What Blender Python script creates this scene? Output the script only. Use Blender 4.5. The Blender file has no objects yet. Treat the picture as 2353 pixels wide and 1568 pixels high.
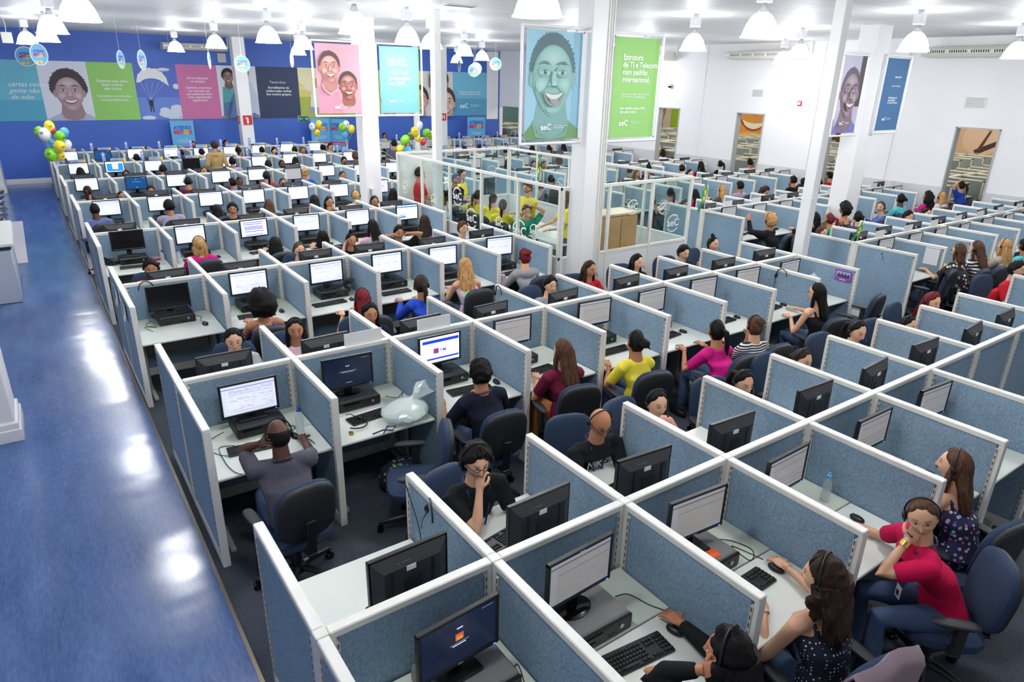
import bpy, math, random
import numpy as np
from mathutils import Vector, Matrix, noise
R_ = math.radians
sc = bpy.context.scene
# ------------------------------------------------------------------ camera
yaw, pitch, roll = 0.6183, 0.36957, 0.02247
fw = Vector((math.sin(yaw)*math.cos(pitch), math.cos(yaw)*math.cos(pitch), -math.sin(pitch)))
rt = Vector((math.cos(yaw), -math.sin(yaw), 0.0)); up = rt.cross(fw)
c_, s_ = math.cos(roll), math.sin(roll)
rt, up = c_*rt + s_*up, -s_*rt + c_*up
cam = bpy.data.cameras.new('camera'); cam.sensor_width = 36.0; cam.lens = 1555.48/2353*36
cam.clip_start = 0.05; cam.clip_end = 200
co = bpy.data.objects.new('camera', cam); sc.collection.objects.link(co)
m = Matrix.Identity(4)
for i in range(3):
    m[i][0] = rt[i]; m[i][1] = up[i]; m[i][2] = -fw[i]
m[0][3], m[1][3], m[2][3] = -0.69504, -2.43081, 3.5672
co.matrix_world = m; sc.camera = co
# ------------------------------------------------------------------ world, view
w = bpy.data.worlds.new('world'); sc.world = w; w.use_nodes = True
w.node_tree.nodes['Background'].inputs[0].default_value = (0.90, 0.94, 1.0, 1)
w.node_tree.nodes['Background'].inputs[1].default_value = 0.40
vs = sc.view_settings; vs.view_transform = 'Standard'; vs.look = 'None'; vs.gamma = 1.0
vs.exposure = 0.32; vs.use_curve_mapping = False
LAMP_W = 50.0; LAMP_EMIT = 12.0
# ------------------------------------------------------------------ layout constants (metres)
W = 0.95; D = 3.2548; H = 1.20; L = 0.99; ZC = 4.72; YB = 25.3; XR = 18.0
# ------------------------------------------------------------------ helpers
def link(o, parent=None):
    sc.collection.objects.link(o)
    if parent: o.parent = parent
    return o
def tag(o, label=None, cat=None, group=None, kind=None):
    if label: o['label'] = label
    if cat: o['category'] = cat
    if group: o['group'] = group
    if kind: o['kind'] = kind
    return o
def empty(name, loc=(0,0,0), rz=0.0, parent=None):
    o = bpy.data.objects.new(name, None); o.location = loc; o.rotation_euler = (0,0,rz)
    o.empty_display_size = 0.1
    return link(o, parent)
def thing(name, label, cat, loc=(0,0,0), rz=0.0, group=None):
    return tag(empty(name, loc, rz), label, cat, group)
def copy_tree(o, parent=None):
    c = o.copy(); sc.collection.objects.link(c); c.parent = parent
    for ch in KIDS.get(o.name, []):
        copy_tree(ch, c)
    return c
KIDS = {}
def freeze(o):
    kids = [x for x in sc.collection.objects if x.parent == o]
    KIDS[o.name] = kids
    for k in kids: freeze(k)
    return o
class MB:
    def __init__(s): s.v = []; s.f = []; s.m = []; s.T = None
    def add(s, vs, fs, m=0):
        b = len(s.v)
        s.v.extend([tuple(v) for v in vs]); s.f.extend([tuple(b+i for i in f) for f in fs])
        s.m.extend([m]*len(fs) if isinstance(m, int) else m)
        return s
    def box(s, c, d, m=0, ch=0.0, rz=0.0, rx=0.0):
        x, y, z = d[0]/2, d[1]/2, d[2]/2
        if ch <= 0:
            vs = [(i*x, j*y, k*z) for i in (-1,1) for j in (-1,1) for k in (-1,1)]
            fs = [(0,1,3,2),(4,6,7,5),(0,4,5,1),(2,3,7,6),(0,2,6,4),(1,5,7,3)]
        else:
            ch = min(ch, x*.9, y*.9, z*.9)
            vs = []; idx = {}
            for i in (-1,1):
                for j in (-1,1):
                    for k in (-1,1):
                        for a in range(3):
                            p = [i*x, j*y, k*z]; sg = (i,j,k)
                            for b in range(3):
                                if b != a: p[b] -= sg[b]*ch
                            idx[(i,j,k,a)] = len(vs); vs.append(p)
            fs = []
            for a in range(3):
                o1, o2 = (a+1)%3, (a+2)%3
                for sg in (-1,1):
                    q = []
                    for (u, v) in ((-1,-1),(1,-1),(1,1),(-1,1)):
                        t = [0,0,0]; t[a] = sg; t[o1] = u; t[o2] = v
                        q.append(idx[(t[0],t[1],t[2],a)])
                    fs.append(q if sg > 0 else q[::-1])
            for a in range(3):
                o1, o2 = (a+1)%3, (a+2)%3
                for u in (-1,1):
                    for v in (-1,1):
                        q = []
                        for (sg, fa) in ((-1,o1),(1,o1),(1,o2),(-1,o2)):
                            t = [0,0,0]; t[a] = sg; t[o1] = u; t[o2] = v
                            q.append(idx[(t[0],t[1],t[2],fa)])
                        fs.append(q if u*v > 0 else q[::-1])
            for i in (-1,1):
                for j in (-1,1):
                    for k in (-1,1):
                        q = [idx[(i,j,k,a)] for a in range(3)]
                        fs.append(q if i*j*k > 0 else q[::-1])
        M = Matrix.Rotation(rz, 3, 'Z') @ Matrix.Rotation(rx, 3, 'X'); C = Vector(c)
        return s.add([M @ Vector(v) + C for v in vs], fs, m)
    def tube(s, pts, rad, n=8, m=0, cap=True):
        pts = [Vector(p) for p in pts]
        if not isinstance(rad, (list, tuple)): rad = [rad]*len(pts)
        vs = []; fs = []; ref = None
        for i, p in enumerate(pts):
            t = (pts[min(i+1, len(pts)-1)] - pts[max(i-1, 0)])
            if t.length < 1e-9: t = Vector((0,0,1))
            t.normalize()
            if ref is None:
                ref = Vector((1,0,0)) if abs(t.x) < .8 else Vector((0,1,0))
            a = (ref - t*ref.dot(t)).normalized(); b = t.cross(a); ref = a
            for k in range(n):
                an = 2*math.pi*k/n
                vs.append(p + (a*math.cos(an) + b*math.sin(an))*rad[i])
        for i in range(len(pts)-1):
            for k in range(n):
                k2 = (k+1) % n
                fs.append((i*n+k, i*n+k2, (i+1)*n+k2, (i+1)*n+k))
        if cap:
            fs.append(tuple(range(n-1, -1, -1))); e = (len(pts)-1)*n
            fs.append(tuple(range(e, e+n)))
        return s.add(vs, fs, m)
    def rings(s, rs, m=0, cap=True):       # rs: list of equal-length vertex rings
        n = len(rs[0]); vs = [v for r in rs for v in r]; fs = []
        for i in range(len(rs)-1):
            for k in range(n):
                k2 = (k+1) % n
                fs.append((i*n+k, i*n+k2, (i+1)*n+k2, (i+1)*n+k))
        if cap:
            fs.append(tuple(range(n-1, -1, -1))); e = (len(rs)-1)*n
            fs.append(tuple(range(e, e+n)))
        return s.add(vs, fs, m)
    def lathe(s, prof, c=(0,0,0), n=20, m=0, cap=False):
        return s.rings([[(c[0]+r*math.cos(2*math.pi*k/n), c[1]+r*math.sin(2*math.pi*k/n), c[2]+z) for k in range(n)] for r, z in prof], m, cap)
    def ell(s, c, r, nu=12, nv=8, m=0, e=1.0, M=None, nz=0.0, nf=1.0, seed=0.0):
        def sp(a): return math.copysign(abs(a)**e, a)
        C = Vector(c); rs = []
        def P(th, ph):
            v = Vector((r[0]*sp(math.sin(th))*sp(math.cos(ph)), r[1]*sp(math.sin(th))*sp(math.sin(ph)), r[2]*sp(math.cos(th))))
            if nz:
                v *= 1 + nz*noise.noise(Vector((v.x*nf+seed, v.y*nf, v.z*nf)))
            if M is not None: v = M @ v
            return v + C
        for i in range(1, nv):
            rs.append([P(math.pi*(1-i/nv), 2*math.pi*k/nu) for k in range(nu)])
        vs = [v for q in rs for v in q]; b, t = len(vs), len(vs)+1
        vs += [P(math.pi, 0), P(0, 0)]
        fs = []
        for i in range(nv-2):
            for k in range(nu):
                k2 = (k+1) % nu
                fs.append((i*nu+k, i*nu+k2, (i+1)*nu+k2, (i+1)*nu+k))
        for k in range(nu):
            k2 = (k+1) % nu
            fs.append((b, k2, k)); fs.append(((nv-2)*nu+k, (nv-2)*nu+k2, t))
        return s.add(vs, fs, m)
    def prism(s, poly, y0, y1, m=0):       # polygon in XZ extruded along Y
        n = len(poly)
        vs = [(x, y0, z) for x, z in poly] + [(x, y1, z) for x, z in poly]
        fs = [tuple(range(n)), tuple(range(2*n-1, n-1, -1))] + [(i, i+n, (i+1)%n+n, (i+1)%n) for i in range(n)]
        return s.add(vs, fs, m)
    def mesh(s, name, mats, smooth=True):
        me = bpy.data.meshes.new(name); me.from_pydata(s.v, [], s.f)
        for x in (mats if isinstance(mats, (list, tuple)) else [mats]): me.materials.append(x)
        if any(s.m): me.polygons.foreach_set('material_index', s.m)
        if smooth:
            me.polygons.foreach_set('use_smooth', [True]*len(s.f))
            try: me.set_sharp_from_angle(angle=R_(38))
            except Exception: pass
        me.update(); return me
    def build(s, name, mats, parent=None, smooth=True, loc=None):
        o = bpy.data.objects.new(name, s.mesh(name, mats, smooth))
        if loc: o.location = loc
        return link(o, parent)
def inst(name, me, parent=None, loc=None, rz=0.0):
    o = bpy.data.objects.new(name, me)
    if loc: o.location = loc
    if rz: o.rotation_euler = (0,0,rz)
    return link(o, parent)
# ------------------------------------------------------------------ materials
_mc = {}
def mat(name, col, rough=.5, metal=0.0, spec=.5, emit=0.0, bump=None, alpha=None, var=None, trans=0.0):
    if name in _mc: return _mc[name]
    m = bpy.data.materials.new(name); m.use_nodes = True; nt = m.node_tree; b = nt.nodes['Principled BSDF']
    c = tuple(col)+(1,) if len(col) == 3 else col
    b.inputs['Base Color'].default_value = c; b.inputs['Roughness'].default_value = rough
    b.inputs['Metallic'].default_value = metal; b.inputs['Specular IOR Level'].default_value = spec
    if emit:
        b.inputs['Emission Color'].default_value = c; b.inputs['Emission Strength'].default_value = emit
    if trans: b.inputs['Transmission Weight'].default_value = trans
    m.diffuse_color = c
    if bump or var:
        tc = nt.nodes.new('ShaderNodeTexCoord')
    if var:
        n = nt.nodes.new('ShaderNodeTexNoise'); n.inputs['Scale'].default_value = var[0]; n.inputs['Detail'].default_value = 4
        nt.links.new(tc.outputs['Object'], n.inputs['Vector'])
        r = nt.nodes.new('ShaderNodeValToRGB'); k = var[1]
        r.color_ramp.elements[0].position = .3; r.color_ramp.elements[1].position = .7
        r.color_ramp.elements[0].color = tuple(max(0, x*(1-k)) for x in c[:3])+(1,)
        r.color_ramp.elements[1].color = tuple(min(1, x*(1+k)) for x in c[:3])+(1,)
        nt.links.new(n.outputs['Fac'], r.inputs[0]); nt.links.new(r.outputs[0], b.inputs['Base Color'])
    if bump:
        n = nt.nodes.new('ShaderNodeTexNoise'); n.inputs['Scale'].default_value = bump[0]
        nt.links.new(tc.outputs['Object'], n.inputs['Vector'])
        bp = nt.nodes.new('ShaderNodeBump'); bp.inputs['Strength'].default_value = bump[1]; bp.inputs['Distance'].default_value = .01
        nt.links.new(n.outputs['Fac'], bp.inputs['Height']); nt.links.new(bp.outputs[0], b.inputs['Normal'])
    _mc[name] = m; return m
def flat(col, rough=.6, emit=0.0):
    k = 'paint_%02x%02x%02x' % tuple(int(max(0, min(1, x))*255) for x in col[:3]) + ('_lit%d' % int(emit*10) if emit else '')
    return mat(k, col, rough, emit=emit)
def srgb(r, g, b):
    f = lambda c: (c/255/12.92) if c <= 10 else ((c/255+.055)/1.055)**2.4
    return (f(r), f(g), f(b))
def nodes(name):
    m = bpy.data.materials.new(name); m.use_nodes = True; _mc[name] = m
    return m, m.node_tree, m.node_tree.nodes['Principled BSDF']
def N(nt, t, **kw):
    n = nt.nodes.new(t)
    for k, v in kw.items():
        if k.startswith('i_'): n.inputs[k[2:].replace('_', ' ')].default_value = v
        else: setattr(n, k, v)
    return n
M_white = mat('frame_white', srgb(232,231,224), .35, var=(6, .04))
M_rail = mat('slotted_rail', srgb(205,203,194), .4)
M_slot = mat('slot_dark', srgb(60,60,60), .7)
M_wall = mat('wall_white', srgb(240,240,242), .55, var=(.6, .015))
M_dado = mat('wall_grey', srgb(208,210,213), .5)
M_base = mat('baseboard_white', srgb(240,240,238), .35)
M_col = mat('column_white', srgb(240,240,240), .45, bump=(9, .12))
M_desk = mat('desk_laminate', srgb(226,230,222), .28, var=(3, .02))
M_shelf = mat('desk_rear_laminate', srgb(206,213,198), .3)
M_dleg = mat('desk_leg_grey', srgb(170,170,160), .45)
M_black = mat('plastic_black', srgb(24,25,27), .38)
M_black2 = mat('plastic_charcoal', srgb(44,45,48), .5)
M_gloss = mat('plastic_gloss_black', srgb(14,14,16), .12)
M_grey = mat('plastic_grey', srgb(128,126,126), .38, metal=.15)
M_silver = mat('metal_silver', srgb(170,172,176), .3, metal=.9)
M_key = mat('key_black', srgb(30,31,34), .5)
M_cable = mat('cable_black', srgb(18,18,20), .5)
M_blue_up = mat('chair_fabric_blue', srgb(38,58,86), .9, bump=(260, .5))
M_shell = mat('chair_shell_black', srgb(34,36,40), .5, bump=(200, .3))
M_paper = mat('paper_white', srgb(238,238,236), .6)
M_red = mat('sign_red', srgb(200,32,38), .4)
M_green = mat('sign_green', srgb(16,120,78), .4)
# woven fabric
def fabric():
    m, nt, b = nodes('partition_fabric')
    tc = N(nt, 'ShaderNodeTexCoord'); n1 = N(nt, 'ShaderNodeTexNoise', i_Scale=1.6, i_Detail=3)
    mp = N(nt, 'ShaderNodeMapping'); mp.inputs['Scale'].default_value = (1, 1, .18)
    mp2 = N(nt, 'ShaderNodeMapping'); mp2.inputs['Scale'].default_value = (.25, .25, 1)
    n2 = N(nt, 'ShaderNodeTexNoise', i_Scale=230.0, i_Detail=1); n3 = N(nt, 'ShaderNodeTexNoise', i_Scale=230.0, i_Detail=1)
    nt.links.new(tc.outputs['Object'], n1.inputs['Vector'])
    nt.links.new(tc.outputs['Object'], mp.inputs[0]); nt.links.new(mp.outputs[0], n2.inputs['Vector'])
    nt.links.new(tc.outputs['Object'], mp2.inputs[0]); nt.links.new(mp2.outputs[0], n3.inputs['Vector'])
    mm = N(nt, 'ShaderNodeMath', operation='ADD'); nt.links.new(n2.outputs['Fac'], mm.inputs[0]); nt.links.new(n3.outputs['Fac'], mm.inputs[1])
    m2 = N(nt, 'ShaderNodeMath', operation='MULTIPLY_ADD'); m2.inputs[1].default_value = .42
    nt.links.new(mm.outputs[0], m2.inputs[0]); 
    m3 = N(nt, 'ShaderNodeMath', operation='MULTIPLY'); m3.inputs[1].default_value = .16
    nt.links.new(n1.outputs['Fac'], m3.inputs[0]); nt.links.new(m3.outputs[0], m2.inputs[2])
    r = N(nt, 'ShaderNodeValToRGB'); r.color_ramp.elements[0].position = .30; r.color_ramp.elements[1].position = .72
    r.color_ramp.elements[0].color = srgb(104,131,154)+(1,); r.color_ramp.elements[1].color = srgb(168,192,209)+(1,)
    nt.links.new(m2.outputs[0], r.inputs[0]); nt.links.new(r.outputs[0], b.inputs['Base Color'])
    b.inputs['Roughness'].default_value = .9; b.inputs['Specular IOR Level'].default_value = .15
    bp = N(nt, 'ShaderNodeBump', i_Strength=.35, i_Distance=.003); nt.links.new(mm.outputs[0], bp.inputs['Height']); nt.links.new(bp.outputs[0], b.inputs['Normal'])
    return m
M_fab = fabric()
def carpet():
    m, nt, b = nodes('carpet')
    tc = N(nt, 'ShaderNodeTexCoord'); n = N(nt, 'ShaderNodeTexNoise', i_Scale=120.0, i_Detail=3); n1 = N(nt, 'ShaderNodeTexNoise', i_Scale=.9, i_Detail=3)
    nt.links.new(tc.outputs['Object'], n.inputs['Vector']); nt.links.new(tc.outputs['Object'], n1.inputs['Vector'])
    a = N(nt, 'ShaderNodeMath', operation='MULTIPLY_ADD'); a.inputs[1].default_value = .35; nt.links.new(n1.outputs['Fac'], a.inputs[0]); nt.links.new(n.outputs['Fac'], a.inputs[2])
    r = N(nt, 'ShaderNodeValToRGB'); r.color_ramp.elements[0].position = .5; r.color_ramp.elements[1].position = .88
    r.color_ramp.elements[0].color = srgb(38,44,54)+(1,); r.color_ramp.elements[1].color = srgb(88,96,108)+(1,)
    nt.links.new(a.outputs[0], r.inputs[0]); nt.links.new(r.outputs[0], b.inputs['Base Color']); b.inputs['Roughness'].default_value = .95
    bp = N(nt, 'ShaderNodeBump', i_Strength=.5, i_Distance=.004); nt.links.new(n.outputs['Fac'], bp.inputs['Height']); nt.links.new(bp.outputs[0], b.inputs['Normal'])
    return m
def vinyl():
    m, nt, b = nodes('vinyl_floor_blue')
    tc = N(nt, 'ShaderNodeTexCoord'); mp = N(nt, 'ShaderNodeMapping'); mp.inputs['Scale'].default_value = (1.6, .35, 1)
    n = N(nt, 'ShaderNodeTexNoise', i_Scale=2.2, i_Detail=6); n2 = N(nt, 'ShaderNodeTexNoise', i_Scale=34.0, i_Detail=4)
    nt.links.new(tc.outputs['Object'], mp.inputs[0]); nt.links.new(mp.outputs[0], n.inputs['Vector']); nt.links.new(mp.outputs[0], n2.inputs['Vector'])
    a = N(nt, 'ShaderNodeMath', operation='MULTIPLY_ADD'); a.inputs[1].default_value = .5; nt.links.new(n2.outputs['Fac'], a.inputs[0]); nt.links.new(n.outputs['Fac'], a.inputs[2])
    r = N(nt, 'ShaderNodeValToRGB'); r.color_ramp.elements[0].position = .5; r.color_ramp.elements[1].position = 1.0
    r.color_ramp.elements[0].color = srgb(48,82,140)+(1,); r.color_ramp.elements[1].color = srgb(96,122,174)+(1,)
    nt.links.new(a.outputs[0], r.inputs[0]); nt.links.new(r.outputs[0], b.inputs['Base Color'])
    b.inputs['Roughness'].default_value = .19; b.inputs['Specular IOR Level'].default_value = .55
    mp3 = N(nt, 'ShaderNodeMapping'); mp3.inputs['Scale'].default_value = (.5, 1.0, 1); n3 = N(nt, 'ShaderNodeTexNoise', i_Scale=1.6, i_Detail=2)
    nt.links.new(tc.outputs['Object'], mp3.inputs[0]); nt.links.new(mp3.outputs[0], n3.inputs['Vector'])
    bp = N(nt, 'ShaderNodeBump', i_Strength=.35, i_Distance=.03); nt.links.new(n3.outputs['Fac'], bp.inputs['Height']); nt.links.new(bp.outputs[0], b.inputs['Normal'])
    return m
def ceil_mat():
    m, nt, b = nodes('ceiling_panels')
    tc = N(nt, 'ShaderNodeTexCoord')
    br = N(nt, 'ShaderNodeTexBrick', i_Scale=1.0); br.offset = 0.0
    for k, v in (('Mortar Size', .006), ('Brick Width', 2.5), ('Row Height', .62)): br.inputs[k].default_value = v
    br.inputs['Color1'].default_value = srgb(240,240,243)+(1,); br.inputs['Color2'].default_value = srgb(245,245,247)+(1,); br.inputs['Mortar'].default_value = srgb(196,198,204)+(1,)
    nt.links.new(tc.outputs['Object'], br.inputs['Vector']); nt.links.new(br.outputs['Color'], b.inputs['Base Color'])
    wv = N(nt, 'ShaderNodeTexWave', i_Scale=3.2, bands_direction='Y'); nt.links.new(tc.outputs['Object'], wv.inputs['Vector'])
    nz = N(nt, 'ShaderNodeTexNoise', i_Scale=.5); nt.links.new(tc.outputs['Object'], nz.inputs['Vector'])
    ad = N(nt, 'ShaderNodeMath', operation='MULTIPLY_ADD'); ad.inputs[1].default_value = .16; nt.links.new(wv.outputs['Fac'], ad.inputs[0]); nt.links.new(nz.outputs['Fac'], ad.inputs[2])
    bp = N(nt, 'ShaderNodeBump', i_Strength=.25, i_Distance=.05); nt.links.new(ad.outputs[0], bp.inputs['Height']); nt.links.new(bp.outputs[0], b.inputs['Normal'])
    b.inputs['Roughness'].default_value = .5; b.inputs['Specular IOR Level'].default_value = .12
    return m
def glass_mat():
    m = bpy.data.materials.new('clear_glass'); m.use_nodes = True; nt = m.node_tree; nt.nodes.clear()
    o = N(nt, 'ShaderNodeOutputMaterial'); t = N(nt, 'ShaderNodeBsdfTransparent'); t.inputs[0].default_value = (.90, .95, .94, 1)
    g = N(nt, 'ShaderNodeBsdfGlossy'); g.inputs['Roughness'].default_value = .03
    mx = N(nt, 'ShaderNodeMixShader'); mx.inputs[0].default_value = .035
    nt.links.new(t.outputs[0], mx.inputs[1]); nt.links.new(g.outputs[0], mx.inputs[2]); nt.links.new(mx.outputs[0], o.inputs[0])
    return m
def film(name, col, k):
    m = bpy.data.materials.new(name); m.use_nodes = True; nt = m.node_tree; b = nt.nodes['Principled BSDF']; o = nt.nodes['Material Output']
    b.inputs['Base Color'].default_value = col+(1,); b.inputs['Roughness'].default_value = .15
    t = N(nt, 'ShaderNodeBsdfTransparent'); mx = N(nt, 'ShaderNodeMixShader'); mx.inputs[0].default_value = k
    nt.links.new(t.outputs[0], mx.inputs[1]); nt.links.new(b.outputs[0], mx.inputs[2]); nt.links.new(mx.outputs[0], o.inputs[0]); return m
M_carpet = carpet(); M_vinyl = vinyl(); M_ceil = ceil_mat(); M_glass = glass_mat()
M_bluewall = mat('wall_blue', srgb(68,108,200), .5, var=(.8, .05))
M_lamp = mat('lamp_shade_lit', (1, .98, .97), .3, emit=LAMP_EMIT)
M_skin = None
# ------------------------------------------------------------------ text (meshes filled in one batch at the end)
TXT = []
def text(name, s, size, loc, rot, material, parent=None, align='LEFT', shear=0.0, ext=0.0006, bold=0.0, rotm=None):
    o = bpy.data.objects.new(name, bpy.data.meshes.new('t')); link(o, parent)
    if rotm is not None:
        mm = rotm.to_4x4(); mm.translation = Vector(loc); o.matrix_local = mm
    else:
        o.location = loc; o.rotation_euler = rot
    TXT.append((o, (s, size, align, shear, ext, bold), material)); return o
def flush_text():
    tmp = {}
    for o, k, m in TXT:
        key = k + (m.name,)
        if key not in tmp:
            c = bpy.data.curves.new('txt', 'FONT'); c.body = k[0]; c.size = k[1]; c.align_x = k[2]; c.shear = k[3]; c.extrude = k[4]; c.offset = k[5]
            c.resolution_u = 2; c.space_line = .95
            c.materials.append(m); q = bpy.data.objects.new('txt', c); sc.collection.objects.link(q); tmp[key] = q
    bpy.context.view_layer.update(); dg = bpy.context.evaluated_depsgraph_get(); me = {}
    for k, q in tmp.items():
        me[k] = bpy.data.meshes.new_from_object(q.evaluated_get(dg)); me[k].name = 'lettering'
    for q in tmp.values(): bpy.data.objects.remove(q)
    for o, k, m in TXT: o.data = me[k + (m.name,)]
# ------------------------------------------------------------------ lamps (ceiling high-bay bells)
def lamp_proto():
    r = empty('pendant_lamp')
    b = MB(); pr = [(.235,0),(.232,.012),(.222,.03),(.20,.10),(.175,.16),(.14,.22),(.10,.262),(.06,.285)]
    b.lathe(pr, n=32); b.lathe([(x-.006, z) for x, z in pr][::-1], n=32); b.rings([[((.235+d)*math.cos(2*math.pi*k/32), (.235+d)*math.sin(2*math.pi*k/32), z) for k in range(32)] for d, z in ((-.006,-.002),(.008,-.002),(.008,.006),(-.004,.008))], cap=False)
    b.build('lamp_shade', M_lamp, r)
    b = MB(); b.lathe([(.06,.27),(.065,.30),(.045,.33),(.035,.36),(.035,.40)], n=16, cap=True); b.build('neck', M_silver, r)
    b = MB(); b.box((0,0,.47), (.17,.13,.16), ch=.012); b.box((0,0,.575), (.06,.06,.06)); b.build('ballast_box', mat('ballast_grey', srgb(205,208,214), .4), r)
    return r
LP = [(0.2,8.1),(0.12,12.2),(0.25,16.8),(-0.05,19.4),(3.68,21.4),(3.67,16.4),(3.6,11.9),(6.8,19.7),(3.52,7.5),(5.4,9.6),(6.7,11.1),(9.5,14.4),(12.3,17.9),(3.52,3.2),(9.7,6.7),(7.15,3.4),(13.5,7.05),(11.4,3.6),(14.8,3.4),(5.2,14.6),
      (0.2,4.0),(0.2,0.0),(3.6,-0.6),(7.2,-0.4),(10.8,0.0),(14.6,-0.2),(6.9,15.4),(10.2,10.8),(13.4,11.6),(16.6,9.6),(16.6,15.6),(9.6,21.6),(14.0,22.4)]
lp0 = freeze(lamp_proto())
def lamp_where(x, y):
    o_ = ['first','second','third','fourth','fifth','sixth','seventh','eighth','ninth','tenth']; r_ = ['front','second','third','fourth','fifth','sixth','seventh','eighth']
    k = round(y/D); row = r_[max(0, min(7, k))]; side = 'near' if y < k*D else 'far'
    if y < -.3: return 'before the front row, %s from the blue aisle' % o_[max(0, int(x/3.0))]
    if x < .6: return 'over the aisle end of the %s row' % row
    if x < 8.6: return 'above the %s side of the %s row, %s desk from aisle' % (side, row, o_[int(x/W)])
    if x < 10.2: return 'above the cross aisle gap at the %s row, %s side' % (row, side)
    return 'above the %s side of the %s row, %s desk of right block' % (side, row, o_[int((x-10.2)/W)])
LN = ['over the front of the blue aisle', 'over the middle of the blue aisle', 'over the far part of the blue aisle', 'farthest over the blue aisle']
for i, (x, y) in enumerate(LP):
    o = lp0 if i == 0 else copy_tree(lp0)
    o.location = (x, y, 4.115)
    if i < 4: lb = 'glowing bell lamp ' + LN[i]
    else: lb = 'glowing bell lamp ' + lamp_where(x, y)
    tag(o, lb, 'lamp', 'bell-shaped ceiling lamps')
    l = bpy.data.lights.new('lamp_light', 'POINT'); l.energy = LAMP_W*(.22 if (x, y) == (5.0, 11.9) else 1); l.shadow_soft_size = .15; l.color = (.93, .97, 1)
    q = bpy.data.objects.new('bulb_light', l); link(q, o); q.location = (0, 0, -.06)
# ------------------------------------------------------------------ room shell
def struct(name, b, m, smooth=False):
    return tag(b.build(name, m, None, smooth), kind='structure')
b = MB(); b.box((9.0, 10.0, -.05), (19.5, 34.0, .1)); b.box((9,10,-.11),(1,1,.01)); fl = struct('floor', b, M_carpet)
b = MB(); b.box((-4.04, 9.75, -.044), (7.92, 34.5, .1)); struct('floor_aisle', b, M_vinyl).location.z = 0
b = MB(); b.box((-.09, 8.0, .006), (.025, 24.0, .008)); struct('trim_1', b, mat('trim_brass', srgb(120,112,96), .4, metal=.5))
b = MB(); b.box((-.9, 25.0, .008), (1.9, .5, .006)); struct('trim_2', b, mat('floor_border', srgb(150,152,190), .3))
b = MB(); b.box((6.5, 9.0, ZC+.05), (32.0, 36.0, .1)); struct('ceiling', b, M_ceil)
b = MB(); b.box((8.0, YB+.1, 2.36), (20.2, .2, 4.72)); struct('wall_back', b, M_bluewall)
b = MB(); b.box((3.0, YB-.015, .085), (9.0, .03, .17), ch=.006); struct('baseboard_back', b, M_base)
# right wall with door openings
ops = [(4.5,5.45,2.70),(7.72,8.72,2.70),(10.9,11.88,2.72),(14.28,15.22,2.74),(23.75,25.25,2.38)]
b = MB(); y = -8.0
for (a, c, z) in ops:
    b.box((XR+.08, (y+a)/2, 2.36), (.16, a-y, 4.72)); b.box((XR+.08, (a+c)/2, (z+ZC)/2), (.16, c-a, ZC-z)); y = c
b.box((XR+.08, (y+YB)/2, 2.36), (.16, YB-y, 4.72)); struct('wall_right', b, M_wall)
b = MB(); y = -8.0
for (a, c, z) in ops:
    b.box((XR-.006, (y+a)/2, .635), (.012, a-y, 1.27)); y = c
struct('trim_3', b, M_dado)
for i, (a, c, z) in enumerate(ops[:4]):
    b = MB()
    for yy in (a, c): b.box((XR+.08, yy, z/2), (.2, .035, z))
    b.box((XR+.08, (a+c)/2, z), (.2, c-a+.035, .035)); struct('door_%d' % (i+1), b, mat('door_frame_grey', srgb(176,180,178), .4))
b = MB()
for yy in (13.35, 9.25, 3.0, 6.95): b.box((XR-.012, yy, 3.0), (.024, .05, 3.44))
struct('trim_4', b, M_wall)
# left: wall stub by the back wall and the near column
b = MB(); b.box((-1.75, 24.4, 2.36), (.9, 1.8, 4.72)); struct('wall_left', b, M_wall)
b = MB(); b.box((-1.75, 24.35, .09), (.96, 1.9, .18)); struct('baseboard_left', b, M_base)
def column(x, y, wx, wy, label, z0=0):
    r = thing('column', label, 'column', (x, y, 0))
    b = MB(); b.box((0,0,ZC/2), (wx, wy, ZC), ch=.012); b.build('shaft', M_col, r, False); return r
r = column(-1.6, 5.75, .66, .62, 'white column with stepped base at the left edge of the blue aisle')
b = MB(); b.box((0,0,.07), (.74,.70,.14), ch=.01); b.box((0,0,.17), (.71,.67,.08), ch=.01); b.build('plinth', M_base, r, False)
cb = column(6.13, 5.32, .42, .32, 'large white column between the teal portrait and the green banner')
b = MB()
for px, r_ in ((.08,.012),(.13,.009),(.17,.009)): b.tube([(px,-.17,0),(px,-.17,ZC)], r_, 8)
b.build('conduit', M_white, cb)
cl = column(5.75, 12.38, .38, .38, 'white column between the pink couple poster and the light blue banner')
column(6.15, 24.1, .42, .42, 'white column with fire extinguisher signs near the blue back wall')
column(12.9, 21.9, .46, .46, 'white column with two red hydrant signs near the back right')
column(13.72, 5.55, .50, .40, 'white column between the violet portrait and the dark blue banner')
def pole(x, y, s, label):
    r = thing('pole', label, 'pole', (x, y, 0)); b = MB(); b.box((0,0,ZC/2), (s, s, ZC), ch=.01); b.build('shaft', M_col, r, False)
    b = MB(); b.box((0,0,1.95), (s+.012,s+.012,.03)); b.build('joint_collar', M_col, r, False)
    b = MB(); b.box((0,0,.01), (s+.08,s+.08,.02)); b.build('foot_plate', M_col, r, False)
pole(9.08, 3.52, .17, 'slim white steel pole rising from the second cubicle row right of the big column')
pole(5.97, 9.6, .15, 'slim white steel pole standing just inside the glass meeting enclosure')
pole(10.05, 18.3, .15, 'slim white steel pole beside the light blue banner')
pole(10.15, 22.9, .15, 'slim white steel pole carrying the boxed fire extinguisher sign')
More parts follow.
